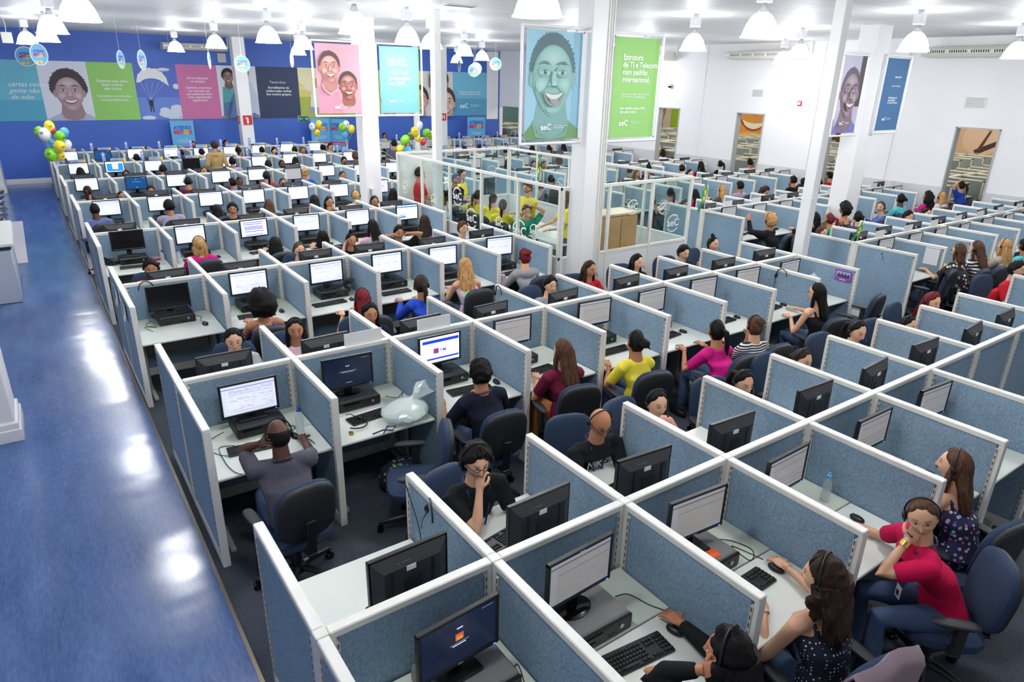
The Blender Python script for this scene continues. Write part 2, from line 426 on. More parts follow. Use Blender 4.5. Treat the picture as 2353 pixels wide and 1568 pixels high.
# ------------------------------------------------------------------ flat artwork helper
def art(name, wd, hd, shapes, parent, loc, rz=0.0, thick=.004, unlit=0.0):
    """shapes: (points 0..1, colour). The sheet faces local -Y."""
    b = MB(); mats = [flat(shapes[0][1], .55)]; ci = {shapes[0][1]: 0}
    b.box((0,0,0), (wd, thick, hd), 0)
    for i, (pts, col) in enumerate(shapes[1:]):
        if col not in ci: ci[col] = len(mats); mats.append(flat(col, .55))
        pts = [(min(1,max(0,x)), min(1,max(0,z))) for x, z in pts]
        yy = -thick/2 - .0008*(i+1)
        P = [((x-.5)*wd, yy, (z-.5)*hd) for x, z in pts]
        # orientation towards -Y
        ar = sum(P[k][0]*P[(k+1)%len(P)][2]-P[(k+1)%len(P)][0]*P[k][2] for k in range(len(P)))
        if ar < 0: P = P[::-1]
        b.add(P, [tuple(range(len(P)))], ci[col])
    o = b.build(name, mats, parent, False); o.location = loc; o.rotation_euler = (0,0,rz); return o
def el(cx, cy, rx, ry, col, n=20, a=0.0, asp=1.0):
    ca, sa = math.cos(a), math.sin(a)
    return ([(cx + rx*math.cos(t)*ca - ry*math.sin(t)*sa*asp, cy + rx*math.cos(t)*sa/asp + ry*math.sin(t)*ca) for t in [2*math.pi*k/n for k in range(n)]], col)
def rc(x0, y0, x1, y1, col): return ([(x0,y0),(x1,y0),(x1,y1),(x0,y1)], col)
def mixc(a, b_, t): return tuple(a[i]*(1-t)+b_[i]*t for i in range(3))
def face(cx, cy, s, asp, skin, hair, shirt, open_=1.0, hs=1.0, longhair=False, eyes=(.03,.02,.02), tint=None):
    """portrait print: cx,cy centre of face, s face half height (sheet units), asp = sheet width/height"""
    X = lambda v: v/asp
    sh = mixc(skin, mixc((.02,.02,.03), skin, .15), .32); hl = mixc(skin, (1,1,1), .26); o = []; rr = random.Random(int(cx*991+cy*77))
    def E(x, y, rx, ry, c, a=0.0, n=18): o.append(el(cx+X(x*s), cy+y*s, X(rx*s), ry*s, c, n, a, 1/asp))
    def S(x, y, rx, ry, c0, c1, k=4, a=0.0):           # soft blob: nested ellipses
        for i in range(k): q = 1-i/(k+.3); E(x, y, rx*q, ry*q, mixc(c0, c1, (i+1)/k), a)
    def P(pts, c): o.append(([(cx+X(x*s), cy+y*s) for x, y in pts], c))
    if longhair: E(0,-.35,1.05,1.35,hair)
    P([(-1.95,-9),(-1.85,-1.75),(-1.3,-1.48),(-.55,-1.12),(.55,-1.12),(1.3,-1.42),(1.85,-1.7),(2.0,-9)], shirt)
    for x0 in (-1.2,-.8,.9,1.35): P([(x0,-1.6),(x0+.07,-1.6),(x0*1.1+.1,-3),(x0*1.1-.02,-3)], mixc(shirt,(.02,.05,.02),.18))
    P([(-.48,-.5),(.48,-.5),(.62,-1.2),(.45,-1.5),(0,-1.72),(-.45,-1.5),(-.62,-1.2)], sh)
    P([(-.62,-1.14),(-.5,-1.5),(0,-1.8),(.5,-1.5),(.62,-1.14),(.7,-1.2),(.55,-1.62),(0,-1.95),(-.55,-1.62),(-.7,-1.2)], mixc(shirt,skin,.3))
    n = 90; pts = []
    for k in range(n):
        t = 2*math.pi*k/n; j = (.07 if k % 2 else -.01)*rr.uniform(.2,1.0); pts.append(((.80+j)*math.cos(t)*hs, .20+(.94+j)*math.sin(t)*hs if math.sin(t) > 0 else .20+(.55+j)*math.sin(t)))
    P(pts, hair)
    for sx in (-1,1): E(sx*.73,-.06,.11,.21,sh); E(sx*.74,-.06,.06,.13,mixc(sh,skin,.5))
    fp = [(.70*math.cos(t)*(1 if math.sin(t) > -.2 else 1-.30*(-math.sin(t)-.2)), (.84 if math.sin(t) > 0 else 1.05)*math.sin(t)) for t in [2*math.pi*k/40 for k in range(40)]]
    P([(x*1.02, y*1.01) for x, y in fp], sh)
    for q in (.985,.955,.92,.88): P([(x*q+.012, y*(q*.3+.7)+.0) for x, y in fp], mixc(sh, skin, (1-q)*7+.1))
    S(-.02,.50,.46,.28,skin,hl); S(.40,-.20,.22,.20,skin,hl,3); S(-.40,-.20,.22,.20,skin,hl,3); S(0,-.86,.24,.10,skin,mixc(skin,hl,.6),3)
    for sx in (-1,1):
        S(sx*.31,.15,.24,.15,skin,mixc(skin,sh,.8),4); E(sx*.30,.13,.155,.062,mixc((.78,.82,.82),skin,.3)); E(sx*.30,.135,.066,.062,eyes); E(sx*.285,.155,.016,.016,(1,1,1))
        P([(sx*.12,.15),(sx*.30,.215),(sx*.49,.13),(sx*.30,.19)], mixc(sh,(0,0,0),.4)); P([(sx*.14,.09),(sx*.30,.06),(sx*.47,.11),(sx*.30,.035)], mixc(sh,skin,.2))
        P([(sx*.09,.31),(sx*.20,.40),(sx*.36,.43),(sx*.56,.31),(sx*.36,.36),(sx*.20,.345)], mixc(hair,skin,.12))
        P([(sx*.18,-.20),(sx*.27,-.27),(sx*.43,-.42),(sx*.47,-.56),(sx*.40,-.44),(sx*.25,-.31)], mixc(skin,sh,.75))
        S(sx*.12,-.20,.075,.06,mixc(skin,sh,.5),mixc(skin,hl,.3),2)
    P([(-.055,.16),(.055,.16),(.10,-.08),(.06,-.20),(-.06,-.20),(-.10,-.08)], mixc(skin,hl,.45)); S(0,-.17,.09,.06,mixc(skin,hl,.5),hl,2)
    for sx in (-1,1): E(sx*.085,-.235,.035,.02,mixc(sh,(0,0,0),.5))
    m = lambda yy, ww, k, u=.05: [(ww*math.cos(t), yy+(k*math.sin(t) if math.sin(t) < 0 else u*math.sin(t))+.07*math.cos(t)**2) for t in [2*math.pi*q/26 for q in range(26)]]
    P(m(-.47,.37,.22*open_+.10,.06), mixc(skin,(.36,.09,.09),.45)); P(m(-.475,.325,.17*open_+.05,.03), mixc((.10,.03,.03),skin,.12))
    P(m(-.478,.31,.105,.02), (.88,.90,.89))
    for i in range(-3,4): P([(i*.075-.004,-.46),(i*.075+.004,-.46),(i*.075+.004,-.55),(i*.075-.004,-.55)], (.66,.68,.68))
    if open_ > .9: P(m(-.62,.17,.10,.03), mixc((.5,.2,.2),skin,.3))
    if tint: o = [o[0]] + [(p_, mixc(c_2, tint, .22)) for p_, c_2 in o[1:]]
    return o
def cols(c): return srgb(*c)
WHT = (.93,.94,.95)
def sub(parent, s, size, x, z, col=WHT, y=-.012, align='LEFT', bold=.0, shear=0.0, rz=0.0):
    return text('lettering', s, size, (x, y, z), (math.pi/2, 0, rz), flat(col, .6), parent, align, shear, .0004, bold)
def logo(parent, x, z, k, col=WHT, y=-.012):
    q = sub(parent, 'aeC', .115*k, x, z, col, y, 'LEFT', .0028*k); q.name = 'logo'
    sub(parent, 'Relacionamento com\nResponsabilidade', .026*k, x+.235*k, z+.045*k, col, y)
# ------------------------------------------------------------------ banners hung on the columns
M_tube = mat('banner_tube_white', srgb(240,241,243), .3)
def banner(name, label, cx, y, wd, z0, z1, shapes, extra=None):
    r = thing(name, label, 'banner', (cx, y, 0)); zc = (z0+z1)/2; hd = z1-z0
    b = MB()
    for zz in (z0-.05, z1+.05): b.tube([(-wd/2-.07,0,zz),(wd/2+.07,0,zz)], .02, 10)
    for xx in (-wd/2-.07, wd/2+.07): b.tube([(xx,0,z0-.05),(xx,0,z1+.05)], .02, 10)
    b.build('frame', M_tube, r)
    art('printed_sheet', wd, hd, shapes, r, (0,0,zc))
    b = MB()
    for xx in (-wd/2-.02, wd/2+.02):
        for zz in (z0, z1): b.ell((xx,-.01,zz), (.012,.012,.012), 8, 6)
    b.build('clip', M_silver, r)
    if extra: extra(r)
    return r
hair_t = srgb(66,84,94); sk_t = srgb(150,198,188)
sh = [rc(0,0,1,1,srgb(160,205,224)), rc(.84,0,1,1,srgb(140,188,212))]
sh += face(.47,.585,.345,.94/1.38,sk_t,hair_t,srgb(112,156,104),1.0,1.0,tint=srgb(140,192,192))
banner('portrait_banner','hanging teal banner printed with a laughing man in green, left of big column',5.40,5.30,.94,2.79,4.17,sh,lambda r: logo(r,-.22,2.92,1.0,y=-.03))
def tx_green(r):
    sub(r,'Estrutura\nde TI e Telecom\ncom padrão\ninternacional.',.105,-.28,3.86,WHT,-.01,'LEFT',.0022)
    sub(r,'Suporte tecnológico da AeC opera\ncom 99,9% de disponibilidade.',.042,-.28,3.38,WHT,-.01)
    sub(r,'Isso significa que a AeC\nnão para nunca.',.055,-.28,3.18,WHT,-.01,'LEFT',.001); logo(r,-.28,2.95,1.0)
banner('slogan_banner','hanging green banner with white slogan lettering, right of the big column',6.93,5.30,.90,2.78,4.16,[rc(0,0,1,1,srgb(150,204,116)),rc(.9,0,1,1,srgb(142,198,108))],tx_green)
pk = srgb(220,166,180); sk_p = srgb(216,150,138)
sh = [rc(0,0,1,1,pk)]
sh += [([(0,0),(0,.38),(.2,.42),(.45,.3),(.55,0)], srgb(214,150,170))]
f1 = face(.27,.66,.20,1.0/1.38,sk_p,srgb(92,66,70),srgb(236,186,200),1.2,1.05); f2 = face(.68,.40,.19,1.0/1.38,srgb(184,112,98),srgb(84,62,62),srgb(236,190,204),.8,1.0)
def nosh(f): return f[5:]
sh += nosh(f2) + nosh(f1)
banner('couple_banner','hanging pink banner printed with a laughing woman and man, left of the middle column',5.10,12.2,.99,2.80,4.17,sh,lambda r: logo(r,-.16,2.90,.9,y=-.05))
def tx_blue(r):
    sub(r,'E a sua competência\nque faz a AeC ser\nreferência no mercado',.056,-.29,3.90,WHT,-.01)
    sub(r,'+ de 2 mil\npromoções\nem 2012.',.115,-.28,3.60,WHT,-.01,'LEFT',.002); logo(r,-.27,3.02,.9)
banner('slogan_banner','hanging light blue banner reading + de 2 mil promoções, right of the middle column',6.50,12.2,.95,2.80,4.17,[rc(0,0,1,1,srgb(120,182,212)),rc(.97,0,1,1,srgb(120,180,80))],tx_blue)
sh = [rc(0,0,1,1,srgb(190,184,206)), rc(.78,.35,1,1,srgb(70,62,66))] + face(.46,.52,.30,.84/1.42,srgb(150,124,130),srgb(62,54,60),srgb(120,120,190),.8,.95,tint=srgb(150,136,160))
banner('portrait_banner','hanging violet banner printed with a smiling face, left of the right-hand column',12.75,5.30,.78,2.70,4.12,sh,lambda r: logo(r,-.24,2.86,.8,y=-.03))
def tx_dk(r):
    sub(r,'para você:',.06,-.05,3.75,WHT,-.01,'LEFT',.001); sub(r,'mais de 5 mil vagas',.045,-.12,3.58,WHT,-.01); sub(r,'Profissionais com\noportunidades\nem nossos serviços.',.05,-.16,3.35,WHT,-.01,'LEFT',.001); logo(r,-.25,2.92,.8)
banner('slogan_banner','hanging dark blue banner with white lettering, right of the right-hand column',14.36,5.30,.86,2.72,4.12,[rc(0,0,1,1,srgb(62,108,152))],tx_dk)
# ------------------------------------------------------------------ mural on the back wall
mz0, mz1 = 1.97, 3.80; mh = mz1-mz0; mz = (mz0+mz1)/2
def mural(label, x0, x1, shapes, extra=None):
    r = thing('wall_poster', label, 'poster', ((x0+x1)/2, YB-.012, 0), 0, 'printed panels of the long wall mural')
    art('printed_sheet', x1-x0, mh, shapes, r, (0,0,mz), thick=.01)
    if extra: extra(r)
xs = [-2.0,.21,1.58,2.94,4.29,5.64,7.02,8.60]
teal = srgb(110,190,212); grn = srgb(150,208,108)
def a_teal(r): sub(r,'certas coisas,\ngente não\nde mão.',.20,.25,3.02,WHT,-.02,'LEFT',0,.35)
mural('teal wall panel with white handwriting at the left end of the mural',xs[0],xs[1],[rc(0,0,1,1,teal),rc(0,0,1,.35,srgb(86,172,202))],a_teal)
asp = (xs[2]-xs[1])/mh
mural('mural panel with a smiling curly-haired woman on white',xs[1],xs[2],[rc(0,0,1,1,srgb(226,228,240))]+face(.56,.48,.30,asp,srgb(184,152,158),srgb(58,50,56),srgb(180,190,220),.6,1.2))
mural('green mural panel reading Estamos aqui para fazer melhor',xs[2],xs[3],[rc(0,0,1,1,grn)],lambda r: sub(r,'Estamos aqui para\nfazer melhor\nque todos.\n\nFocamos a inovação\nconstantemente.',.125,0,3.18,WHT,-.02,'CENTER',.001))
sky = [rc(0,0,1,1,srgb(84,110,196)),rc(0,0,1,.4,srgb(104,136,212))]
for (cx,cy,rx,ry) in ((.75,.10,.3,.08),(.6,.16,.12,.06),(.9,.2,.16,.07),(.2,.03,.16,.04),(.7,.9,.15,.03),(.95,.6,.08,.05),(.85,.05,.2,.1)): sky.append(el(cx,cy,rx,ry,srgb(214,222,238),14))
can = [(.04,.66)]+[(.04+.36*(1-math.cos(t)), .66+.26*math.sin(t)+.012*math.sin(14*t)) for t in [math.pi*k/24 for k in range(1,23)]]+[(.78,.60),(.66,.68)]+[(.66-.27*(1-math.cos(t)), .64+.10*math.sin(t)) for t in [math.pi*k/10 for k in range(1,10)]]
sky.append((can, srgb(238,238,236)))
for q in (.12,.25,.4,.55,.68): sky.append(([(q,.66),(q+.008,.66),(.305,.36),(.30,.36)], srgb(190,196,220)))
sky += [el(.30,.335,.03,.025,srgb(30,34,50)),([(.24,.33),(.36,.33),(.34,.24),(.26,.24)],srgb(30,34,50)),([(.27,.25),(.30,.25),(.28,.14),(.255,.14)],srgb(30,34,50)),([(.31,.25),(.34,.25),(.35,.14),(.325,.14)],srgb(30,34,50)),([(.22,.40),(.235,.40),(.27,.31),(.25,.31)],srgb(30,34,50)),([(.37,.40),(.385,.40),(.35,.31),(.33,.31)],srgb(30,34,50))]
mural('mural panel with a parachutist gliding in a blue sky',xs[3],xs[4],sky)
mural('pink mural panel reading Só acreditamos no simples',xs[4],xs[5],[rc(0,0,1,1,srgb(206,116,166))],lambda r: sub(r,'Só acreditamos\nno simples.\n\nSomente entramos\nno mercado em\nque podemos fazer\numa contribuição\nsignificativa.',.112,0,3.32,WHT,-.02,'CENTER',.001))
asp = (xs[6]-xs[5])/mh
cp = [rc(0,0,1,1,srgb(232,236,242)), rc(0,0,1,.05,srgb(150,140,140)), ([(.05,.05),(.1,.55),(.4,.6),(.5,.3),(.9,.1),(.85,.03)],srgb(96,130,176)), ([(.5,.1),(.5,.62),(.85,.7),(1,.4),(1,.1)],srgb(206,216,232)), ([(.1,.3),(.1,.6),(.42,.62),(.45,.35)],srgb(96,176,176))]
cp += [q for i,q in enumerate(face(.27,.78,.13,asp,srgb(150,108,92),srgb(48,40,42),srgb(96,176,176),.6,1.2)) if i > 4]+[q for i,q in enumerate(face(.66,.84,.12,asp,srgb(170,128,110),srgb(44,38,40),srgb(206,216,232),.6,1.1)) if i > 4]
cp += [([(.2,.05),(.35,.42),(.5,.4),(.62,.1),(.95,.08),(.95,.02),(.2,.02)],srgb(104,134,184)), el(.42,.44,.05,.04,srgb(30,30,34))]
mural('mural panel with a seated young couple in jeans looking at a phone',xs[5],xs[6],cp)
mural('dark navy mural panel reading Temos foco',xs[6],xs[7],[rc(0,0,1,1,srgb(48,62,96))],lambda r: (sub(r,'Temos foco.',.125,0,3.22,WHT,-.02,'CENTER'), sub(r,'Acreditamos na\ncolaboração mútua\ndos nossos grupos.',.125,0,3.03,WHT,-.02,'CENTER',.002)))
asp = 1.9/mh
gd = [rc(0,0,1,1,srgb(226,212,120)), rc(0,0,1,.42,srgb(176,188,70)), el(.5,1.0,.6,.5,srgb(244,236,190)), ([(.2,.12),(.25,.5),(.32,.62),(.42,.62),(.48,.5),(.5,.2)],srgb(240,238,226)), el(.37,.70,.07,.10,srgb(208,176,120)), ([(.02,.60),(.25,.52),(.28,.57),(.03,.63)],srgb(240,230,210)), ([(.12,.1),(.5,.1),(.5,.2),(.2,.22)],srgb(160,168,180))]
mural('mural panel with a white-clad figure sitting in a sunny field',xs[7],10.5,gd)
mural('green mural panel partly hidden behind the middle column',10.5,12.0,[rc(0,0,1,1,grn)])
asp = (15.49-12.0)/mh
fc = [rc(0,0,1,1,srgb(232,226,224))]
for (cx,cy,s_,sk,hr) in ((.12,.3,.26,(214,170,150),(66,48,44)),(.36,.75,.28,(196,150,132),(50,40,40)),(.50,.34,.30,(206,160,142),(40,36,38)),(.78,.74,.30,(184,140,120),(56,46,44)),(.86,.28,.32,(214,176,156),(70,52,48))):
    fc += nosh(face(cx,cy,s_,asp,srgb(*sk),srgb(*hr),srgb(220,220,226),1.0,1.05))
mural('mural panel with a circle of smiling faces near the right end',12.0,15.49,fc)
mural('blue mural panel with a white logo at the right end of the mural',15.49,17.29,[rc(0,0,1,1,srgb(120,192,220)),rc(0,0,1,.4,srgb(92,168,204))],lambda r: (sub(r,'É nisso que a gente acredita.\nÉ assim que a gente cresce.',.10,0,2.95,WHT,-.02,'CENTER',.001), logo(r,-.55,2.3,2.4,y=-.02)))
b = MB(); b.box((17.6, YB-.01, 3.25), (.62,.02,2.9)); struct('trim_5', b, M_wall)
# ------------------------------------------------------------------ air conditioners, vents and boxes on the walls
M_ac = mat('air_conditioner_cream', srgb(236,234,224), .35)
def ac(label, loc, rz, ln):
    r = thing('air_conditioner', label, 'air conditioner', loc, rz)
    b = MB(); b.rings([[(x,-.02,.15),(x,-.5,.12),(x,-.6,.05),(x,-.6,-.02),(x,-.5,-.09),(x,-.02,-.11)] for x in (-ln/2, -ln/2+.02, ln/2-.02, ln/2)]); b.build('body', M_ac, r, False)
    b = MB(); n = 5; sw = (ln-.25)/n
    for i in range(n):
        x0 = -ln/2+.12+i*sw; b.box((x0+sw/2,-.602,.015), (sw-.06,.012,.055), 1)
        for k in range(9): b.box((x0+.04+(sw-.08)*k/8,-.609,.015), (.018,.01,.055), 0)
    b.build('louvre', [M_ac, M_slot], r, False)
    b = MB()
    for x in (-ln/2+.25, -ln/2+.4, ln/2-.3): b.tube([(x,-.2,.14),(x,-.2,ZC-loc[2])], .006, 6)
    b.tube([(ln/2,-.1,.0),(ln/2+.12,-.1,.05),(ln/2+.12,-.08,ZC-loc[2])], .025, 8)
    b.build('hanger_rod', M_white, r)
RW = math.pi/2   # things on the right wall face -X
ac('long cream air conditioner on blue wall over the parachute panel', (4.95, YB, 4.36), 0, 2.1)
ac('cream air conditioner on right wall above the second doorway', (XR, 10.95, 4.36), -RW, 2.4)
ac('cream air conditioner on right wall nearest the camera', (XR, 5.1, 4.36), -RW, 2.6)
ac('cream air conditioner end behind the green banner on right wall', (XR, 15.9, 4.36), -RW, 2.4)
def vent(label, loc, rz, wd, hd):
    r = thing('wall_vent', label, 'vent', loc, rz); b = MB()
    b.box((0,-.012,0), (wd,.024,hd), ch=.005); b.build('frame', M_white, r)
    b = MB(); n = 9
    for i in range(n): b.box((0,-.026,-hd*.40+hd*.8*i/(n-1)), (wd*.86,.006,hd*.045))
    b.build('slat', mat('vent_slat', srgb(170,172,176), .5), r)
vent('small louvred vent on right wall above the second doorway', (XR,11.24,3.33), -RW, .40,.20)
vent('larger louvred vent on right wall right of the dark blue banner', (XR,5.18,3.28), -RW, .46,.24)
vent('square white vent on blue wall beside the air conditioner', (5.88,YB,4.05), 0, .28,.30)
r = thing('fire_alarm', 'small red and white fire alarm box on the right wall', 'fire alarm', (XR,9.77,3.08), -RW)
b = MB(); b.box((0,-.02,0), (.13,.04,.13), ch=.008); b.build('case', M_red, r); b = MB(); b.box((0,-.042,0), (.08,.006,.075)); b.build('plate', M_paper, r)
def dome(label, loc):
    r = thing('security_camera', label, 'camera', loc); b = MB(); b.ell((0,0,0), (.07,.07,.06), 14, 8); b.build('dome', M_gloss, r)
    b = MB(); b.lathe([(.09,.0),(.09,.06),(.05,.08)], n=16, cap=True); b.build('mount', M_white, r)
dome('small dark dome camera on the white right wall behind the green banner', (XR-.06,14.78,3.45))
dome('small dark dome camera on the right wall near the corner doorway', (XR-.08,20.6,3.5))
# fire signs
def sign(name, label, loc, rz, wd, draw, col=M_red, text_=None):
    r = thing(name, label, 'sign', loc, rz); b = MB(); b.box((0,0,0), (wd,.012,wd*1.02)); b.build('backing', M_paper, r, False)
    b = MB(); b.box((0,-.009,0), (wd*.92,.006,wd*.94)); b.build('face_plate', col, r, False)
    b = MB()
    for s in draw: b.box((s[0]*wd,-.014,s[1]*wd), (s[2]*wd,.004,s[3]*wd))
    if draw: b.build('symbol', M_paper, r, False)
    return r
EXT = [(0,-.08,.2,.52),(0,.22,.12,.10),(-.1,.28,.22,.05),(-.2,.18,.05,.2)]
HY = [(-.18,0,.13,.62),(.18,0,.13,.62),(0,0,.3,.13)]
sign('fire_extinguisher_sign','red fire extinguisher sign on the far white column',(6.17,23.87,1.99),0,.34,EXT)
sign('fire_extinguisher_sign','narrow red extinguisher sign on the left face of the far white column',(5.92,24.05,1.99),-RW,.30,EXT)
r = sign('fire_extinguisher_sign','boxed red fire extinguisher sign on the slim pole by balloons',(10.12,22.78,1.74),0,.34,EXT)
b = MB(); b.box((0,.04,0), (.40,.06,.42)); b.build('box_case', M_paper, r, False)
sign('hydrant_sign','red H hydrant sign on the front of the far right column',(12.93,21.64,2.14),0,.28,HY)
sign('hydrant_sign','red H hydrant sign on the left face of the far right column',(12.64,21.9,2.14),-RW,.28,HY)
r = sign('exit_sign','green exit sign with white arrow beneath the sunny field panel',(8.68,YB-.03,1.93),0,.34,[(-.22,0,.3,.08),(-.32,.08,.14,.06),(-.32,-.08,.14,.06),(.25,.12,.10,.10),(.22,-.05,.08,.3),(.30,-.12,.18,.07),(.36,.02,.14,.06)],M_green)
r.scale = (1.3,1,.62)
r = thing('junction_box','cream junction box on a cable hanging at upper left','box',(-.46,18.6,4.2)); b = MB(); b.box((0,0,.02), (.22,.06,.24), ch=.01); b.build('case', M_ac, r); b = MB(); b.tube([(0,0,.12),(.02,0,.3),(-.02,0,.52)], .008, 6); b.build('cable', M_white, r)

for i, (x, y) in enumerate(((6.1,3.0),(5.6,4.1),(6.2,1.9),(5.9,8.6))):
    r = thing('ceiling_vent', 'grey slotted vent in the ceiling, %s from the camera' % ('second','third','nearest','farthest')[i], 'vent', (x,y,ZC)); b = MB(); b.box((0,0,-.008), (.62,.22,.016)); b.build('frame', M_ac, r, False)
    b = MB()
    for q in range(5): b.box((0,-.07+.035*q,-.018), (.56,.014,.006))
    b.build('slat', mat('vent_dark', srgb(120,124,130), .5), r, False)
# ------------------------------------------------------------------ partition panels
T = .058
def slots(b, x, z0, z1, y, m=0):
    n = int((z1-z0)/.05)
    for i in range(n): b.box((x, y, z0+(i+.5)*(z1-z0)/n), (.006,.002,.026), m)
def panel_proto(ln, nm):
    """panel along +X from 0..ln, standing on the floor, fabric on both faces"""
    r = empty(nm)
    b = MB(); b.box((ln/2,0,H-.022), (ln-.004,T,.044), ch=.006)
    b.box((ln/2,0,.05), (ln-.004,T,.10), ch=.004)
    for x in (.016, ln-.016): b.box((x,0,H/2), (.030,T-.002,H-.06), ch=.003)
    b.build('top_cap', M_white, r, False)
    for x in (.040, ln-.040):
        b = MB(); b.box((x,0,H/2), (.018,T+.002,H-.15))
        for s in (-1,1): slots(b, x, .12, H-.07, s*(T/2+.0015), 1)
        b.build('slotted_rail', [M_rail, M_slot], r, False)
    b = MB(); b.box((ln/2,0,(H-.044+.10)/2), (ln-.10,T-.012,H-.144), ch=.004)
    b.build('fabric_pad', M_fab, r, False)
    return freeze(r)
PS = panel_proto(W, 'cubicle_screen'); PF = panel_proto(L-.03, 'cubicle_divider')
POST = MB(); POST.box((0,0,H/2), (T+.004,T+.004,H+.002), ch=.005); POST = POST.mesh('junction_post', M_white, False)
ORD = ['first','second','third','fourth','fifth','sixth','seventh','eighth','ninth','tenth']
ROWN = ['front','second','third','fourth','fifth','sixth','seventh','eighth']
def where(k, F, blk, i):
    return '%s side of %s row, %s desk %s' % ('near' if F else 'far', ROWN[k], ORD[i], 'from aisle' if blk == 'L' else 'of right block')
first_s = [True]; first_f = [True]; stuff = []
pan_count = 0
def place(proto, fl_, loc, rz):
    if fl_[0]: fl_[0] = False; o = proto
    else: o = copy_tree(proto)
    o.location = loc; o.rotation_euler = (0,0,rz); return o
BLK = []
for k in range(8):
    n = 6 if k in (2,3) else 9
    BLK.append((k,'L',0.0 if k < 2 else -.04, n))
    BLK.append((k,'R',(10.74 if k < 2 else 10.86)*W, 8 if k else 3))
# far right-hand panels past the first 300 go into one object
stuffB = MB(); 
def stuff_panel(x, y, ln, rz, lo=0):
    c, s = math.cos(rz), math.sin(rz)
    cx, cy = x + c*ln/2, y + s*ln/2
    stuffB.box((cx,cy,H-.022), (ln,T,.044), 0, 0, rz); stuffB.box((cx,cy,(H-.044)/2), (ln-.07,T-.012,H-.05), 1, 0, rz)
    for q in (.02, ln-.02): stuffB.box((x+c*q,y+s*q,H/2), (.04,T-.002,H-.02), 0, 0, rz)
for (k, blk, x0, n) in BLK:
    y = k*D; far = (blk == 'R' and k >= 5)
    wh = 'left block' if blk == 'L' else 'right block'
    for i in range(n+1):
        x = x0+i*W
        if x > XR-.1: continue
        for F in (1, 0):
            if far: stuff_panel(x, y+(-.03 if F else .03), L-.03, -RW if F else RW); continue
            if blk == 'R' and k == 0 and F: continue
            if k == 0 and F and blk == 'L' and i > 6: continue
            o = place(PF, first_f, (x, y+(-.03 if F else .03), 0), -RW if F else RW)
            side = 'near' if F else 'far'
            if i == 0: t = 'fabric divider at the %s end, %s side of %s cubicle row, %s' % ('aisle' if blk == 'L' else 'left', side, ROWN[k], wh)
            elif i == n: t = 'fabric divider at the right end, %s side of %s cubicle row, %s' % (side, ROWN[k], wh)
            else: t = 'fabric divider after %s desk, %s side of %s cubicle row, %s' % (ORD[i-1], side, ROWN[k], wh)
            t = t.replace('cubicle row', 'row'); tag(o, 'blue-grey ' + t, 'divider', 'side dividers of the cubicles', 'thing'); o.name = 'cubicle_divider'
        if not far:
            q = inst('junction_post', POST, None, (x, y, 0)); 
            tag(q, 'white corner post of the spine %s, %s row, %s' % ('before first desk' if i == 0 else 'after %s desk' % ORD[i-1], ROWN[k], wh), 'post', 'white junction posts of the cubicle spines')
    for i in range(n):
        x = x0+i*W
        if x + W > XR+.05: continue
        if far: stuff_panel(x+.03, y, W-.06, 0); continue
        o = place(PS, first_s, (x, y, 0), 0); o.scale = ((W-.062)/W,1,1); o.location.x = x+.031; o.name = 'cubicle_screen'
        tag(o, 'blue-grey fabric spine panel behind %s desk of %s cubicle row, %s' % (ORD[i], ROWN[k], wh), 'divider', 'spine panels between facing desks', 'thing')
tag(stuffB.build('partition_panels', [M_white, M_fab], None, False), 'blue-grey cubicle panels of the last three rows, right block', 'partition', kind='stuff')
# ------------------------------------------------------------------ desk
def desk_proto():
    """user side is -Y; origin on the floor at the spine line, cell centre"""
    r = empty('desk'); w = .885
    b = MB(); b.box((0,-.695,.727), (w,.475,.026), ch=.006); b.build('desktop', M_desk, r, False)
    b = MB(); b.box((0,-.245,.730), (w,.415,.026), ch=.004); b.build('rear_shelf', M_shelf, r, False)
    b = MB(); b.box((0,-.12,.50), (w-.14,.018,.40)); b.build('modesty_panel', mat('modesty_beige', srgb(150,146,132), .5), r, False)
    for s in (-1,1):
        b = MB(); b.box((s*.39,-.40,.38), (.03,.12,.68), ch=.004); b.box((s*.39,-.42,.70), (.03,.62,.03)); b.box((s*.39,-.47,.022), (.045,.74,.04), ch=.006)
        b.build('leg', M_dleg, r, False)
    return freeze(r)
desk0 = desk_proto()
